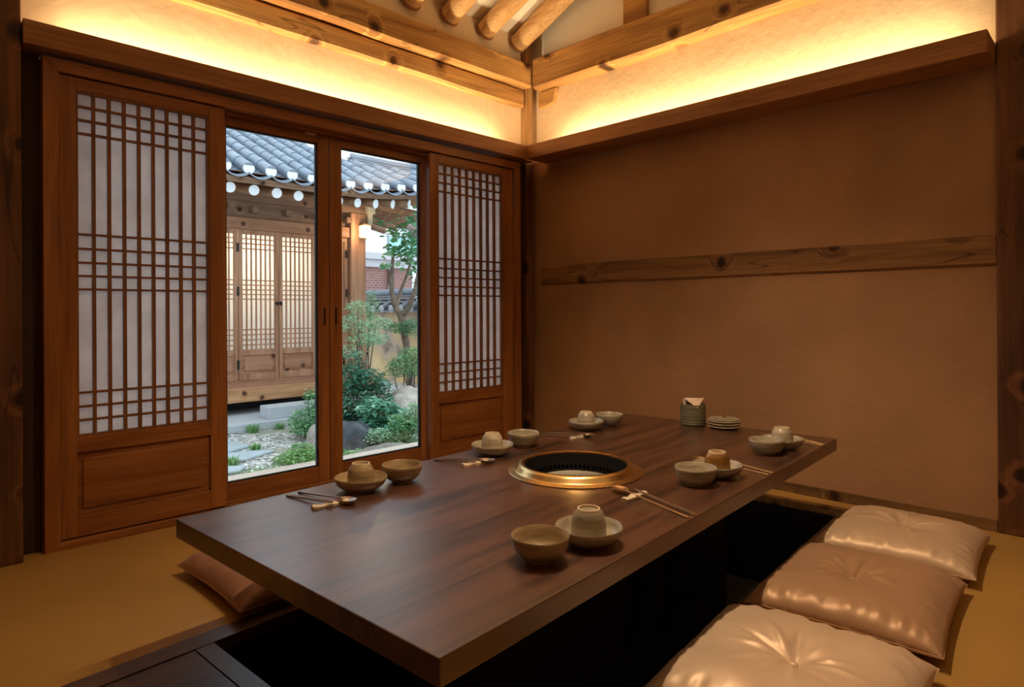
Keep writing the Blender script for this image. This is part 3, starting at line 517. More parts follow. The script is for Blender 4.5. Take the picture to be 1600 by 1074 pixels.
# ------------------------------------------------------------------ floor cushions
def cushion(cx, cy, rot, w_, d_, m, label, seed, H=.105, z0=.004):
    o = empty('floor_cushion', (cx, cy, z0), rot, label, 'cushion', 'satin floor cushions'); N1 = 120; hs = .30; rr = random.Random(seed)
    ph = [rr.uniform(0, 6.28) for _ in range(12)]; cxr, cyr = rr.uniform(-.02, .02), rr.uniform(-.02, .02)
    folds = [(2*PI*k/11+rr.uniform(-.2, .2), rr.uniform(.006, .013), rr.choice((-1, 1, 1))*rr.uniform(.005, .011), rr.uniform(.055, .08), rr.uniform(.03, .07)) for k in range(11)]
    def P(u, v, top):
        # pincushion outline: sides bow in a little between pointed corners
        x = u*w_/2*(1-.045*(1-v*v)*(abs(u)**3)); y = v*d_/2*(1-.045*(1-u*u)*(abs(v)**3))
        e = ((1-abs(u)**5)*(1-abs(v)**5)); e = max(e, 0)**.52
        dx, dy = x-cxr, y-cyr; r_ = math.hypot(dx, dy); a = math.atan2(dy, dx)
        if top:
            h = H*(1-hs)*e*(1-.16*(u*u+v*v)*.5)
            h *= 1-.50*math.exp(-(r_/.050)**1.35)
            for (ak, wk, am, r0, rl) in folds:
                da = (a-ak+PI) % (2*PI)-PI; h += am*math.exp(-(da*max(r_, .03)/wk)**2)*math.exp(-((r_-r0)/rl)**2)*e
            edge = max(abs(u), abs(v)); s_ = (u if abs(v) > abs(u) else v); sd = (0 if abs(v) > abs(u) else 3)+(1 if (v if abs(v) > abs(u) else u) > 0 else 0)
            h += .008*noise.noise(Vector((s_*9, sd*9+seed, edge*1.5)))*math.exp(-((edge-.86)/.09)**2)
            h += .006*noise.noise(Vector((u*2.5+seed, v*2.5, 3)))*e
            return (x, y, H*hs+h)
        return (x*(1-.06*e), y*(1-.06*e), H*hs*(1-e**.8)*.98+.0005)
    vs = []; fs = []
    for top in (1, 0):
        for i in range(N1+1):
            for j in range(N1+1):
                u = math.sin((-1+2*i/N1)*PI/2)*.35+(-1+2*i/N1)*.65; v = math.sin((-1+2*j/N1)*PI/2)*.35+(-1+2*j/N1)*.65; vs.append(P(u, v, top))
    K = (N1+1)**2
    for t in (0, 1):
        for i in range(N1):
            for j in range(N1): a = t*K+i*(N1+1)+j; fs.append((a, a+1, a+N1+2, a+N1+1))
    ring = [i*(N1+1) for i in range(N1+1)]+[N1*(N1+1)+j for j in range(1, N1+1)]+[i*(N1+1)+N1 for i in range(N1-1, -1, -1)]+[j for j in range(N1-1, 0, -1)]
    for a, b in zip(ring, ring[1:]+ring[:1]): fs.append((a, b, K+b, K+a))
    mb = MB().add(vs, fs); c_ = mb.build('cushion_cover', m, o, True)
    bm = bmesh.new(); bm.from_mesh(c_.data); bmesh.ops.remove_doubles(bm, verts=bm.verts, dist=.0004); bm.to_mesh(c_.data); bm.free(); c_.data.set_sharp_from_angle(angle=rad(80))
    pip = MB(); pts = [vs[i] for i in ring]; pip.tube([(x*1.001, y*1.001, z) for x, y, z in pts]+[pts[0]], .0018, 6, False); pip.build('piping', m, o, True)
    zc = P(cxr*2/w_, cyr*2/d_, 1)[2]
    MB().lathe([(0, .010), (.006, .0095), (.0105, .006), (.012, .001), (.010, -.004), (0, -.005)], 20, Matrix.Translation((cxr, cyr, zc+.002))).build('button', m, o, True)
cushion(2.70, .675, rad(4), .51, .49, SATIN['pale'], 'pale satin floor cushion farthest along the right side, by the back wall', 3)
cushion(2.11, .645, rad(5), .56, .49, SATIN['tan'], 'copper tan satin floor cushion between the two paler ones', 8)
cushion(1.50, .60, rad(6), .54, .51, SATIN['light'], 'pale satin floor cushion nearest the viewer, cut off by the frame', 13)
cushion(.985, 2.115, rad(2), .54, .50, SATIN['rose'], 'rose brown satin floor cushion half hidden under the window side of the table', 21)
# ================================================================== outdoors
GZ = -.48
gd = MB(); gd.box(-6, 14, 3.2, 24, GZ-.1, GZ); S_(gd, 'floor_garden', GRAV, 'pale gravel ground of the courtyard', 'ground')
S_(MB().box(-1.6, 6, 3.14, 3.7, -.08, -.03), 'floor_deck', DECK, 'pale wooden deck strip outside the glass doors', 'deck')
T(MB().box(-3, 6.2, 7.35, 9.2, GZ, -.385), 'stone_platform', CONC, 'grey stone platform under the neighbouring house', 'platform', bevel=.01)
T(MB().box(3.25, 4.6, 7.42, 7.70, -.385, -.24), 'step_stone', CONC, 'long rectangular granite step below the wooden ledge', 'step', bevel=.008)
BY = 8.8
hb = empty('hanok_house', (4.0, BY, GZ), 0, 'neighbouring timber house with paper doors and grey tiled roof', 'house')
OX, OY, OZ = 4.0, BY, GZ; HM = Matrix.Translation((-OX, -OY, -OZ))
def H(): return MB(HM)
H().box(-3, 5.115, 7.98, 8.06, -.225, -.055).build('ledge_beam', OLED, hb, bevel=.008)
lt = H()
for k in range(6): lt.box(-3, 5.2, 8.06+k*.128, 8.185+k*.128, -.10, -.055)
lt.build('ledge_boards', OLED2, hb)
H().box(-3, 5.1, 8.5, 8.55, -.385, -.1).build('crawlspace_wall', BLACKW, hb)
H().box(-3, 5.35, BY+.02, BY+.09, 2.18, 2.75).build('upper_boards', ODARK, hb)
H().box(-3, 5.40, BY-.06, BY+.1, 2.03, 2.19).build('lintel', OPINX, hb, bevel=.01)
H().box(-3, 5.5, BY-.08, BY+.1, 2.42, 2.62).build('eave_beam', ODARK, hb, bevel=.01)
for k in range(9): H().box(1.2+.48*k, 1.28+.48*k, BY-.09, BY+.02, 2.26, 2.34).build('bracket_block', ODARK, hb)
H().box(-3, 5.35, BY-.05, BY+.1, -.1, -.045).build('sill', OPINX, hb)
H().box(4.56, 4.68, BY-.03, BY+.1, -.05, 2.04).build('door_post', OPINZ, hb)
H().box(5.105, 5.365, BY-.09, BY+.17, -.385, 2.42).build('corner_pillar', OPINZ, hb, bevel=.01)
H().box(5.0, 5.12, BY-.0, BY+.1, -.05, 2.04).build('side_board', OPINZ, hb)
def leaf(xa, w_):
    d = H().box(xa+.004, xa+.052, BY-.02, BY+.02, -.04, 2.03).box(xa+w_-.052, xa+w_-.004, BY-.02, BY+.02, -.04, 2.03).box(xa+.052, xa+w_-.052, BY-.02, BY+.02, 1.966, 2.03).box(xa+.052, xa+w_-.052, BY-.02, BY+.02, .30, .383).box(xa+.052, xa+w_-.052, BY-.02, BY+.02, -.04, .05).build('house_door', OPINZ, hb, bevel=.004)
    H().box(xa+.05, xa+w_-.05, BY, BY+.015, .05, .30).box(xa+.085, xa+w_-.085, BY-.014, BY, .085, .265).build('door_panel', OPINX, d, bevel=.004)
    la = H(); x0, x1 = xa+.052, xa+w_-.052; nb = 7; st = (x1-x0)/nb
    for k in range(nb+1): la.box(x0+st*k-.009, x0+st*k+.009, BY-.012, BY+.006, .383, 1.966)
    for z in (1.905, 1.838, 1.768, 1.335, 1.27, 1.205, 1.14, 1.075, .655, .585, .515, .445): la.box(x0, x1, BY-.010, BY+.004, z-.0075, z+.0075)
    la.build('door_lattice', OPINZ, d)
    H().box(x0, x1, BY+.006, BY+.010, .383, 1.966).build('door_paper', PAPER2, d)
    return d
dl = [leaf(x, .567) for x in (2.287, 2.854, 3.421, 3.988)]; leaf(4.69, .40)
for x in (3.961, 4.015):
    H().tube([(x, BY-.022, 1.02), (x, BY-.045, 1.02)], [.026, .012], 8).tube([(x, BY-.045, 1.02), (x, BY-.05, .98)], .006, 6).build('door_handle', IRON, hb)
for x, z in ((3.415, 1.78), (3.415, 1.18), (3.415, .18), (5.06, 1.78), (5.06, 1.18)): H().box(x-.014, x+.014, BY-.034, BY-.018, z-.06, z+.06).build('hinge', IRON, hb)
o, a = area('neighbour_room_lamp', (3.6, BY+.9, 1.9), (0, -1, -.25), 1.8, .5, 95, (1, .78, .52)); orient(o, a, Vector((1, 0, 0)))
H().box(-3, 5.3, BY+1.6, BY+1.7, -.4, 2.7).box(-3, 5.35, BY+.1, BY+1.7, -.12, -.05).box(-3, 5.35, BY+.1, BY+1.7, 2.62, 2.7).box(5.2, 5.35, BY+.17, BY+1.7, -.4, 2.65).build('house_wall', OPINX, hb)
# rafters
def ex(x): t = max(0, x-4.3); return .055*t*t+.02*t      # the eave lifts towards the corner
for k in range(20):
    x = 5.40-.281*k
    if x < .8: break
    z = 2.358+ex(x); fan = max(0, (x-4.0))*.95
    a = Vector((x, 7.6, z)); b_ = Vector((x-fan, 9.3, z+.40-ex(x)*.6)); rf = H().tube([a, b_], [.062, .066], 14).build('rafter', OPINY, hb, True)
    d = (a-b_).normalized(); H().tube([a-d*.002, a+d*.006], .063, 18).build('painted_end', RAFW, rf, True)
for k in range(5):
    y = 8.55+.36*k; a = Vector((6.55-.0*k, y, 2.46-.02*k)); b_ = Vector((4.9, 9.2+.22*k, 2.75)); rf = H().tube([a, b_], [.062, .066], 14).build('rafter', OPINY, hb, True)
    d = (a-b_).normalized(); H().tube([a-d*.002, a+d*.006], .063, 18).build('painted_end', RAFW, rf, True)
H().tube([(6.75, 7.75, 2.62), (4.6, 9.6, 2.8)], .10, 8).build('hip_rafter', OPINY, hb)
# fascia following the eave
def strip(x0, x1, n_, f): # f(x)-> 4 section pts (y,z)
    vs = []; fs = []
    for i in range(n_+1):
        x = x0+(x1-x0)*i/n_; vs += [(x, y, z) for y, z in f(x)]
    for i in range(n_):
        for k in range(4): fs.append((i*4+k, i*4+(k+1) % 4, (i+1)*4+(k+1) % 4, (i+1)*4+k))
    fs += [(0, 1, 2, 3), tuple(range(n_*4, n_*4+4))]; return H().add(vs, fs)
EX = 6.9
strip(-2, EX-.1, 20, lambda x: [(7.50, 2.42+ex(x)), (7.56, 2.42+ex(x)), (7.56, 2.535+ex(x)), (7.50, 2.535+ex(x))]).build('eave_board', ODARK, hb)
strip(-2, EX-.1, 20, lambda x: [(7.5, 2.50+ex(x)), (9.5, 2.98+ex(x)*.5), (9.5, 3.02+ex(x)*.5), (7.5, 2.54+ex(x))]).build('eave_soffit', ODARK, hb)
SL = .47
def rz(x, y): return 2.52+ex(x)*max(0, 1-(y-7.45)/1.8)+SL*(y-7.45)
def ytop(x): # hip line
    pts = [(-9, 10.6), (4.70, 10.6), (4.80, 9.3), (5.15, 8.75), (6.3, 8.25), (7.0, 7.8)]
    for (a, ya), (b_, yb) in zip(pts, pts[1:]):
        if a <= x <= b_: return ya+(yb-ya)*(x-a)/(b_-a)
    return 7.9
xs = [3.029+.2665*k for k in range(-19, 15)]
tiles = H(); ends = H(); pans = H()
for x in xs:
    yt = min(ytop(x), ytop(x+.05)); y0 = 7.45; n_ = max(2, int((yt-y0)/.26))
    for k in range(n_):
        ya = y0+(yt-y0)*k/n_; yb = y0+(yt-y0)*(k+1)/n_+.02; tiles.tube([(x, ya, rz(x, ya)+.055), (x, yb, rz(x, yb)+.050)], [.073, .066], 12, True)
    ends.tube([(x, y0-.012, rz(x, y0)+.058), (x, y0+.01, rz(x, y0)+.060)], [.066, .068], 18)
    xm = x+.133; yt2 = min(ytop(xm-.1), ytop(xm+.1)); n2 = max(2, int((yt2-y0)/.10))
    for k in range(n2):      # curved pan tiles, each row lapped over the one below
        ya = y0-.03+(yt2-y0+.03)*k/n2; yb = ya+.15; vs = []; fs = []
        for q_, (yy, lift) in enumerate(((ya, .018), (yb, .0))):
            for t in range(9): s = -1+t/4; vs.append((xm+s*.135, yy, rz(xm, yy)+lift-.05+.055*s*s)); 
            for t in range(9): s = -1+t/4; vs.append((xm+s*.135, yy, rz(xm, yy)+lift-.066+.055*s*s))
        for t in range(8): fs += [(t, t+1, 18+t+1, 18+t), (9+t, 9+t+1, 27+t+1, 27+t), (t, t+1, 9+t+1, 9+t)]
        pans.add(vs, fs)
tiles.build('cover_tiles', TILE, hb, True); pans.build('pan_tiles', TILE, hb, True); tag(ends.build('tile_ends', TILEW, hb, True), 'white lime plugs closing the tile rows')
strip(-2, EX, 24, lambda x: [(7.47, rz(x, 7.47)-.09), (min(ytop(x), 10.6), rz(x, ytop(x))-.09), (min(ytop(x), 10.6), rz(x, ytop(x))-.05), (7.47, rz(x, 7.47)-.05)]).build('roof_deck', ODARK, hb)
rg = H(); rp = [(5.12, 8.76), (5.7, 8.50), (6.3, 8.26), (6.9, 7.86)]
for lay in range(4):
    for (a, ya), (b_, yb) in zip(rp, rp[1:]):
        za, zb2 = rz(a, ya)+.01+lay*.034, rz(b_, yb)+.01+lay*.034; hw = .12-.012*lay; rg.add([(a, ya-hw, za), (b_, yb-hw, zb2), (b_, yb+hw, zb2), (a, ya+hw, za), (a, ya-hw, za+.022), (b_, yb-hw, zb2+.022), (b_, yb+hw, zb2+.022), (a, ya+hw, za+.022)], [(0, 3, 2, 1), (4, 5, 6, 7), (0, 1, 5, 4), (1, 2, 6, 5), (2, 3, 7, 6), (3, 0, 4, 7)])
rg.tube([(a, y, rz(a, y)+.15) for a, y in rp], .05, 12); rg.build('hip_ridge', TILE, hb, True)
strip(-2, 4.4, 2, lambda x: [(10.45, rz(0, 10.6)+.0), (10.8, rz(0, 10.6)), (10.8, rz(0, 10.6)+.3), (10.45, rz(0, 10.6)+.3)]).build('main_ridge', TILE, hb)
H().box(5.36, 5.50, BY-.16, BY+.04, 2.43, 2.60).box(5.39, 5.47, BY-.13, BY+.01, 2.26, 2.43).build('painted_bracket', plain('faded_bracket_paint', (.55, .50, .38), .8), hb, bevel=.008)
ln = empty('wall_lantern', (5.30, BY-.17, 2.04), 0, 'glowing square lantern on the corner pillar of the timber house', 'lantern')
MB().box(-.07, .07, -.07, .07, 0, .19).build('lantern_shade', LANT, ln, bevel=.015, seg=3); MB().box(-.05, .05, -.05, .09, .19, .21).build('lantern_cap', OPINX, ln)
MB().box(-.02, .02, .07, .10, .05, .15).build('lantern_mount', IRON, ln)
l = bpy.data.lights.new('lantern_bulb', 'POINT'); l.energy = 12; l.color = (1, .66, .36); l.shadow_soft_size = .06; lo = bpy.data.objects.new('lantern_bulb', l); COL.objects.link(lo); lo.location = (5.22, BY-.32, 2.12)
# garden wall (runs away from the house corner, facing the room)
gwl = empty('garden_wall', (7.0, 10.5, GZ), 0, 'earthen garden wall with dark tiled coping behind the tree', 'wall'); GM = Matrix.Translation((-7.0, -10.5, -GZ))
MB(GM).box(7.08, 7.4, 7.2, 14, GZ, .93).build('wall_body', EARTH, gwl)
cp = MB(GM); ce_ = MB(GM)
for k in range(21):
    y = 7.5+.325*k; cp.tube([(6.98, y, .945), (7.3, y, 1.09)], .075, 12); ce_.tube([(6.962, y, .94), (6.982, y, .947)], .074, 14)
for k in range(21):
    y = 7.66+.325*k; cp.add([(6.97, y-.16, .93), (6.97, y, .885), (6.97, y+.16, .93), (7.3, y+.16, 1.06), (7.3, y, 1.02), (7.3, y-.16, 1.06), (6.97, y-.16, .91), (6.97, y, .865), (6.97, y+.16, .91)], [(0, 1, 4, 5), (1, 2, 3, 4), (0, 1, 7, 6), (1, 2, 8, 7)])
cp.box(7.1, 7.5, 7.2, 14, 1.06, 1.10).box(7.14, 7.46, 7.2, 14, 1.125, 1.16).box(7.16, 7.44, 7.2, 14, 1.18, 1.21); cp.tube([(7.3, 7.2, 1.26), (7.3, 14, 1.26)], .08, 12)
cp.build('coping_tiles', TILED, gwl, True); ce_.build('tile_ends', plain('pale_tile_end', (.50, .52, .55), .9), gwl, True)
# brick house and white house behind
bh = empty('brick_house', (12, 18, GZ), 0, 'red brick house with pale cornice behind the garden wall', 'house'); BM_ = Matrix.Translation((-12, -18, -GZ))
MB(BM_).box(9.5, 12.9, 18, 21, GZ, 2.40).build('brick_wall', BRICK, bh)
MB(BM_).box(9.4, 13.0, 17.85, 18, 2.34, 2.58).box(9.3, 13.1, 17.7, 21, 2.58, 2.80).build('cornice', HTRIM, bh, bevel=.02)
MB(BM_).tube([(11.95, 17.9, 2.4), (11.95, 17.9, GZ)], .07, 10).build('downpipe', PIPE, bh, True)
wh = empty('white_house', (14, 23, GZ), 0, 'white rendered house with turquoise window and brown roof far behind', 'house'); WM_ = Matrix.Translation((-14, -23, -GZ))
MB(WM_).box(12.5, 15.6, 22, 24.5, GZ, 4.35).build('house_wall', HWALL, wh)
MB(WM_).box(15.3, 19, 23, 25, GZ, 3.3).build('side_wing', HWALL, wh)
hf = MB(WM_).box(14.55, 16.4, 21.95, 22.0, 3.15, 3.95).build('window_frame', PIPE, wh); MB(WM_).box(14.6, 15.4, 21.92, 21.95, 3.2, 3.9).box(15.44, 16.35, 21.92, 21.95, 3.2, 3.9).build('window_pane', HGL, hf)
MB(WM_).prism([(12.0, 4.9), (14.6, 5.0), (17.2, 3.75), (17.2, 3.6), (14.5, 4.75), (12.0, 4.7)], 21.6, 25, 'y').build('house_roof', HROOF, wh)
# ------------------------------------------------------------------ stones, rocks
def stone(name, pts, z0, z1, m, label, cat, group=None, seed=0, top=.9):
    n_ = len(pts); cx = sum(p[0] for p in pts)/n_; cy = sum(p[1] for p in pts)/n_; o = empty(name, (cx, cy, z0), 0); P = []
    q = []
    for i in range(n_):
        a, b_ = Vector(pts[i]), Vector(pts[(i+1) % n_])
        for t in (0, .25, .5, .75): v_ = a.lerp(b_, t); q.append((v_.x-cx+.02*noise.noise(Vector((v_.x*6, v_.y*6, seed))), v_.y-cy+.02*noise.noise(Vector((v_.x*6, v_.y*6, seed+4)))))
    bpy.data.objects.remove(o)
    mb = MB().prism(q, 0, z1-z0); ob = mb.build(name, m, bevel=.012, seg=2); ob.location = (cx, cy, z0); return tag(ob, label, cat, group)
GS = 'flat stepping stones in the gravel'
stone('stepping_stone', [(1.75, 6.40), (2.4, 6.36), (2.64, 6.48), (2.56, 6.90), (2.1, 7.0), (1.6, 6.9)], GZ, GZ+.03, SLAB, 'farthest stepping stone, next to the stone platform', 'stepping stone', GS, 1)
stone('stepping_stone', [(1.5, 6.02), (2.36, 5.90), (2.72, 6.10), (2.45, 6.26), (1.9, 6.30), (1.5, 6.25)], GZ, GZ+.03, SLAB, 'long stepping stone in the middle of the gravel', 'stepping stone', GS, 2)
stone('stepping_stone', [(1.6, 5.50), (2.15, 5.52), (2.28, 5.66), (2.0, 5.82), (1.6, 5.80)], GZ, GZ+.03, SLAB, 'small stepping stone at the left edge of the glass door', 'stepping stone', GS, 3)
stone('stepping_stone', [(1.6, 5.0), (2.3, 5.05), (2.55, 5.25), (2.1, 5.38), (1.6, 5.36)], GZ, GZ+.03, SLAB, 'stepping stone nearest the wooden deck', 'stepping stone', GS, 4)
def rock(name, c, s, m, label, seed):
    bm = bmesh.new(); bmesh.ops.create_icosphere(bm, subdivisions=4, radius=1)
    for v_ in bm.verts:
        d = 1+.28*noise.noise(v_.co*1.1+Vector((seed, 0, 0)))+.10*noise.noise(v_.co*3+Vector((seed, 3, 0)))+.03*noise.noise(v_.co*9); v_.co = Vector((v_.co.x*s[0]*d, v_.co.y*s[1]*d, max(v_.co.z*s[2]*d, -.05)))
    me = bpy.data.meshes.new(name); bm.to_mesh(me); bm.free(); me.materials.append(m); me.shade_smooth(); o = bpy.data.objects.new(name, me); COL.objects.link(o); o.location = c; return tag(o, label, 'rock')
def G(px, t): u = (px-800)/FPX; return (t*(math.cos(YAW)+u*math.sin(YAW)), t*(math.sin(YAW)-u*math.cos(YAW)))   # ground point on a bearing, t metres out
rock('garden_rock', (*G(543, 6.55), GZ), (.30, .26, .27), ROCKD, 'dark rounded rock at the foot of the shrubs', 2.3)
rock('garden_rock', (*G(598, 6.12), GZ), (.36, .20, .09), ROCKF, 'flat brown rock lying behind the deck', 5.1)
rock('garden_rock', (*G(640, 8.1), GZ), (.60, .42, .38), ROCKL, 'large pale boulder in front of the tree trunk', 7.7)
rock('garden_rock', (*G(496, 6.6), GZ), (.13, .12, .21), ROCKL, 'small pale upright rock beside the left door stile', 9.1)
# ------------------------------------------------------------------ plants
def leaves(mb, c, rad3, n_, size, rr, flat=.5, aspect=.5, shell=.35):
    for _ in range(n_):
        while True:
            p = Vector((rr.uniform(-1, 1), rr.uniform(-1, 1), rr.uniform(-1, 1)))
            if shell < p.length < 1: break
        p = Vector((c[0]+p.x*rad3[0], c[1]+p.y*rad3[1], c[2]+p.z*rad3[2])); s = size*rr.uniform(.6, 1.25); yaw = rr.uniform(0, 2*PI); pit = rr.uniform(-.9, .5)*(1-flat)+rr.uniform(-.35, .2)
        d = Vector((math.cos(yaw)*math.cos(pit), math.sin(yaw)*math.cos(pit), math.sin(pit))); sd = d.cross(Vector((rr.uniform(-.3, .3), rr.uniform(-.3, .3), 1))).normalized(); up = sd.cross(d)
        w2 = s*aspect/2; mb.add([p, p+d*s*.45+sd*w2+up*s*.06, p+d*s, p+d*s*.45-sd*w2+up*s*.06, p+d*s*.45-up*s*.05], [(0, 1, 4), (1, 2, 4), (0, 4, 3), (4, 2, 3)])
def plant(name, base, blobs, m, n_, size, label, cat, seed, stems=5, stemr=.008, sm=TWIG, **k):
    rr = random.Random(seed); o = empty(name, base, 0, label, cat); B0 = Vector(base); lf = MB(); tot = sum(b[3]*b[4]*b[5] for b in blobs)
    for (x, y, z, a, b_, c_) in blobs: leaves(lf, (x, y, z), (a, b_, c_), max(20, int(n_*(a*b_*c_)/tot)) if tot else n_, size, rr, **k)
    lf.build('foliage', m, o); st = MB()
    for i in range(stems):
        b = blobs[i % len(blobs)]; t = Vector((b[0]+rr.uniform(-.5, .5)*b[3], b[1]+rr.uniform(-.5, .5)*b[4], b[2]+rr.uniform(-.1, .6)*b[5])); s = Vector((rr.uniform(-.05, .05), rr.uniform(-.05, .05), -.02)); md = s.lerp(t, .5)+Vector((rr.uniform(-.05, .05), rr.uniform(-.05, .05), .03)); st.tube([s, md, t], [stemr, stemr*.8, stemr*.4], 6)
    st.build('stem', sm, o, True)
plant('feathery_shrub', (*G(562, 8.4), GZ), [(-.02, 0, 1.42, .17, .2, .12), (-.12, .05, 1.22, .26, .25, .12), (.12, 0, 1.02, .30, .28, .10), (.32, .1, 1.22, .22, .2, .10), (-.15, 0, .86, .22, .2, .10)], LF_PALE, 1900, .055, 'tall pale feathery shrub in front of the corner pillar', 'shrub', 4, 7, .010)
plant('dark_shrub', (*G(560, 7.6), GZ), [(-.18, 0, .60, .27, .26, .17), (.12, 0, .52, .28, .26, .18), (-.15, -.1, .28, .28, .26, .22), (.26, .05, .30, .24, .2, .24), (.0, 0, .14, .36, .3, .14), (-.05, 0, .80, .12, .12, .12)], LF_DARK, 4600, .068, 'dense dark green shrub behind the dark rock', 'shrub', 5, 8)
plant('fern_shrub', (*G(598, 7.1), GZ), [(-.08, 0, .30, .20, .2, .13), (.08, 0, .20, .22, .2, .15), (-.14, -.05, .14, .18, .16, .12)], leafm('blue_green_leaves', (.08, .30, .18), (.18, .48, .32), (.50, .75, .60)), 1500, .085, 'broad leaved blue green plant in the middle of the right glass', 'shrub', 6, 6)
plant('fine_shrub', (*G(630, 6.7), GZ), [(0, 0, .20, .18, .16, .12), (-.06, 0, .10, .22, .16, .10), (.16, 0, .24, .14, .16, .18)], LF_MID, 1900, .045, 'low fine leaved green shrub near the deck', 'shrub', 7, 6)
plant('pale_low_shrub', (*G(588, 6.5), GZ), [(0, 0, .12, .16, .12, .07)], LF_PALE, 500, .04, 'low pale feathery plant spilling over the dark rock', 'shrub', 17, 4, .004)
plant('round_shrub', (*G(635, 8.6), GZ), [(.0, 0, .62, .30, .26, .14), (.12, 0, .80, .22, .22, .10), (-.12, 0, .70, .14, .2, .08)], LF_MID, 2200, .045, 'rounded mid green shrub behind the pale boulder', 'shrub', 8, 8)
plant('climbing_plant', (*G(577, 10.6), GZ), [(0, 0, 1.05, .12, .12, .35), (.05, 0, 1.5, .13, .12, .25)], LF_PALE, 600, .07, 'slim pale climber beside the house corner', 'plant', 9, 4)
plant('leaning_plant', (*G(482, 7.0), GZ), [(-.02, 0, .20, .20, .18, .13), (.06, .05, .40, .10, .10, .14), (-.10, -.1, .12, .16, .14, .08)], LF_MID, 1300, .05, 'leafy plant leaning over the granite step', 'plant', 10, 6)
plant('ground_fern', (*G(470, 5.9), GZ), [(0, 0, .04, .26, .22, .05), (.18, -.14, .04, .2, .18, .05), (.08, .16, .06, .14, .12, .07)], LF_GR, 1700, .045, 'low bright green ground cover in the left glass corner', 'ground cover', 11, 3, .004)
plant('low_fern', (*G(560, 6.0), GZ), [(0, 0, .03, .16, .16, .04), (-.15, .1, .04, .12, .12, .04)], LF_GR, 300, .04, 'low green ground cover in front of the dark rock', 'ground cover', 12, 3, .004)
for i, (x, y, s, lb) in enumerate(((2.98, 7.26, .75, 'weed tuft against the stone platform'), (2.62, 7.26, .6, 'small weed tuft at the left edge by the platform'), (3.3, 7.26, .5, 'tiny weed tuft near the granite step'), (2.62, 6.32, .5, 'grass tuft beside the farthest stepping stone'), (2.22, 5.86, .6, 'grass tuft between two stepping stones'))):
    rr = random.Random(i+40); mb = MB()
    for _ in range(70):
        a = rr.uniform(0, 6.28); r_ = rr.uniform(0, .09)*s; b = Vector((math.cos(a)*r_, math.sin(a)*r_, 0)); h = rr.uniform(.06, .15)*s; t = b+Vector((math.cos(a)*.05, math.sin(a)*.05, h)); sd = Vector((-math.sin(a), math.cos(a), 0))*.006; mb.add([b-sd, b+sd, (b+t)/2+sd*.9+Vector((0, 0, .02)), t, (b+t)/2-sd*.9+Vector((0, 0, .02))], [(0, 1, 2, 4), (4, 2, 3)])
    o = mb.build('grass_tuft', LF_GR); o.location = (x, y, GZ); tag(o, lb, 'grass tuft', 'weed tufts in the gravel')
rr = random.Random(77); mb = MB()
for _ in range(5200):
    x = rr.uniform(1.7, 4.2); y = rr.uniform(4.5, 6.0)
    dn = noise.noise(Vector((x*1.6, y*1.6, 2)))+(.25 if y < 5.6 else -.1)+(.2 if x > 2.9 else 0)
    if dn < .05: continue
    h = rr.uniform(.015, .05); a = rr.uniform(0, 6.28); sd = Vector((math.cos(a), math.sin(a), 0))*.004; b = Vector((x, y, GZ)); t = b+Vector((rr.uniform(-.02, .02), rr.uniform(-.02, .02), h)); mb.add([b-sd, b+sd, t], [(0, 1, 2)])
tag(mb.build('ground_grass', LF_GR), 'thin grass growing between the stepping stones and gravel', 'grass', kind='stuff')
# tree
tr = empty('garden_tree', (5.55, 7.85, GZ), 0, 'small forked tree with broad leaves in the right glass door', 'tree')
def tp(px, py, t=9.45):   # point on the tree from the viewer's bearing, at the tree's distance
    u = (px-800)/FPX; w_ = (HY-py)/FPX; R = u*math.cos(ROLL)+w_*math.sin(ROLL); Z = w_*math.cos(ROLL)-u*math.sin(ROLL)
    return Vector((math.cos(YAW)*t+R*t*math.sin(YAW)-5.55, math.sin(YAW)*t-R*t*math.cos(YAW)-7.85, EYE+Z*t-GZ))
tk = MB(); tk.tube([tp(645, 632), tp(641, 590), tp(636, 545), tp(629, 505), tp(627, 490)], [.075, .06, .05, .055, .06], 12)
tk.tube([tp(627, 495), tp(617, 477), tp(612, 455, 9.4), tp(612, 430, 9.35), tp(614, 402, 9.3)], [.05, .042, .036, .032, .022], 10); tk.tube([tp(620, 480), tp(626, 455, 9.5), tp(634, 435, 9.6), tp(642, 410, 9.7), tp(645, 370, 9.7)], [.03, .026, .022, .02, .012], 8)
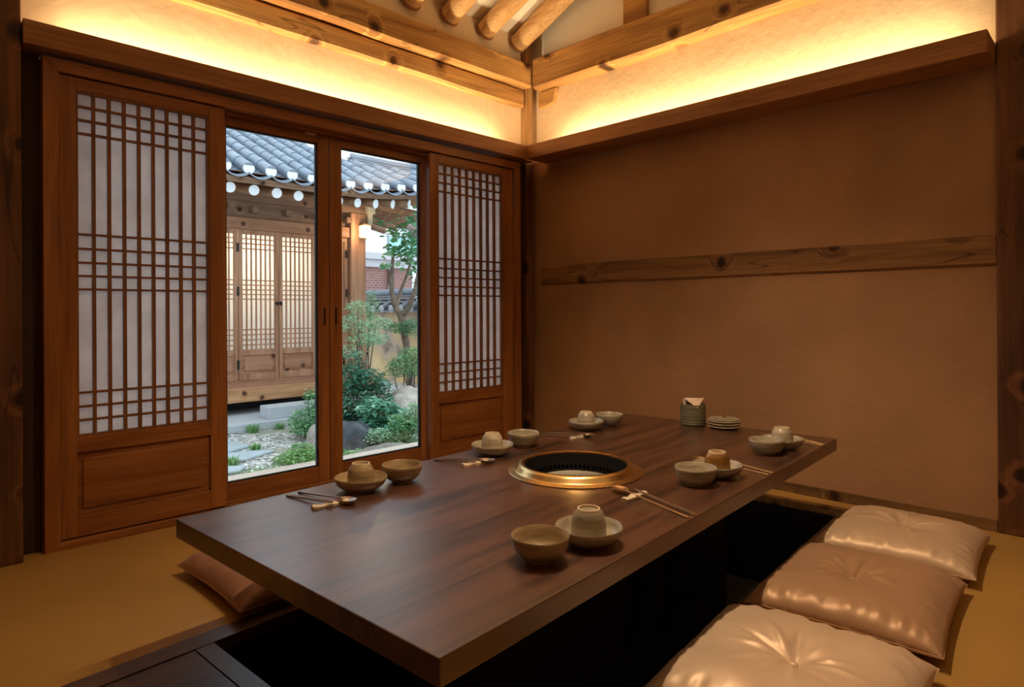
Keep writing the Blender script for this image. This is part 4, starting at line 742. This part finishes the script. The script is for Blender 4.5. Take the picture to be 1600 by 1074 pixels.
tk.tube([tp(628, 495), tp(641, 478, 9.3), tp(648, 455, 9.2), tp(655, 420, 9.1), tp(668, 360, 9.0)], [.045, .038, .030, .024, .012], 8)
tk.tube([tp(613, 450), tp(608, 440), tp(607, 420)], [.03, .024, .016], 8)
tk.build('trunk', BARK, tr, True)
tl = MB(); rr = random.Random(3)
def broad(mb, p, s, rr):
    yaw = rr.uniform(0, 2*PI); tilt = rr.uniform(-1.0, .2); M = Matrix.Translation(p) @ Matrix.Rotation(yaw, 4, 'Z') @ Matrix.Rotation(-tilt, 4, 'Y'); L = [(0, 0), (.12, .30), (.34, .48), (.44, .30), (.72, .34), (.74, .14), (1, 0), (.74, -.14), (.72, -.34), (.44, -.30), (.34, -.48), (.12, -.30)]
    mb.add([(.4*s, 0, .02*s)]+[(x*s, y*s, -.10*s*abs(y)*2) for x, y in L], [(0, i+1, (i+1) % 12+1) for i in range(12)], M)
for (px, py, t, r_, nn) in ((622, 362, 9.4, .16, 44), (640, 378, 9.5, .22, 80), (650, 350, 9.3, .20, 60), (625, 395, 9.4, .17, 48), (612, 385, 9.2, .10, 14), (640, 405, 9.4, .16, 40), (602, 412, 9.2, .06, 9), (650, 425, 9.3, .10, 14), (608, 395, 9.1, .05, 6), (655, 390, 9.2, .3, 90), (690, 370, 9.3, .35, 110), (690, 330, 9.5, .35, 90), (655, 335, 9.6, .16, 30), (652, 442, 9.3, .06, 8), (590, 345, 9.0, .05, 8)):
    c_ = tp(px, py, t)
    for _ in range(nn):
        d = Vector((rr.gauss(0, .5), rr.gauss(0, .5), rr.gauss(0, .5)))*r_; broad(tl, c_+d, rr.uniform(.07, .115), rr)
for (px, py, t, sx, sz, nn) in ((625, 512, 9.3, .22, .09, 420), (645, 516, 9.3, .2, .10, 420), (608, 508, 9.3, .12, .06, 160), (650, 503, 9.3, .2, .06, 200)):
    c_ = tp(px, py, t); leaves(tl, c_, (sx, .2, sz), nn, .05, rr, shell=0)
tl.build('leaves', LF_TREE, tr)
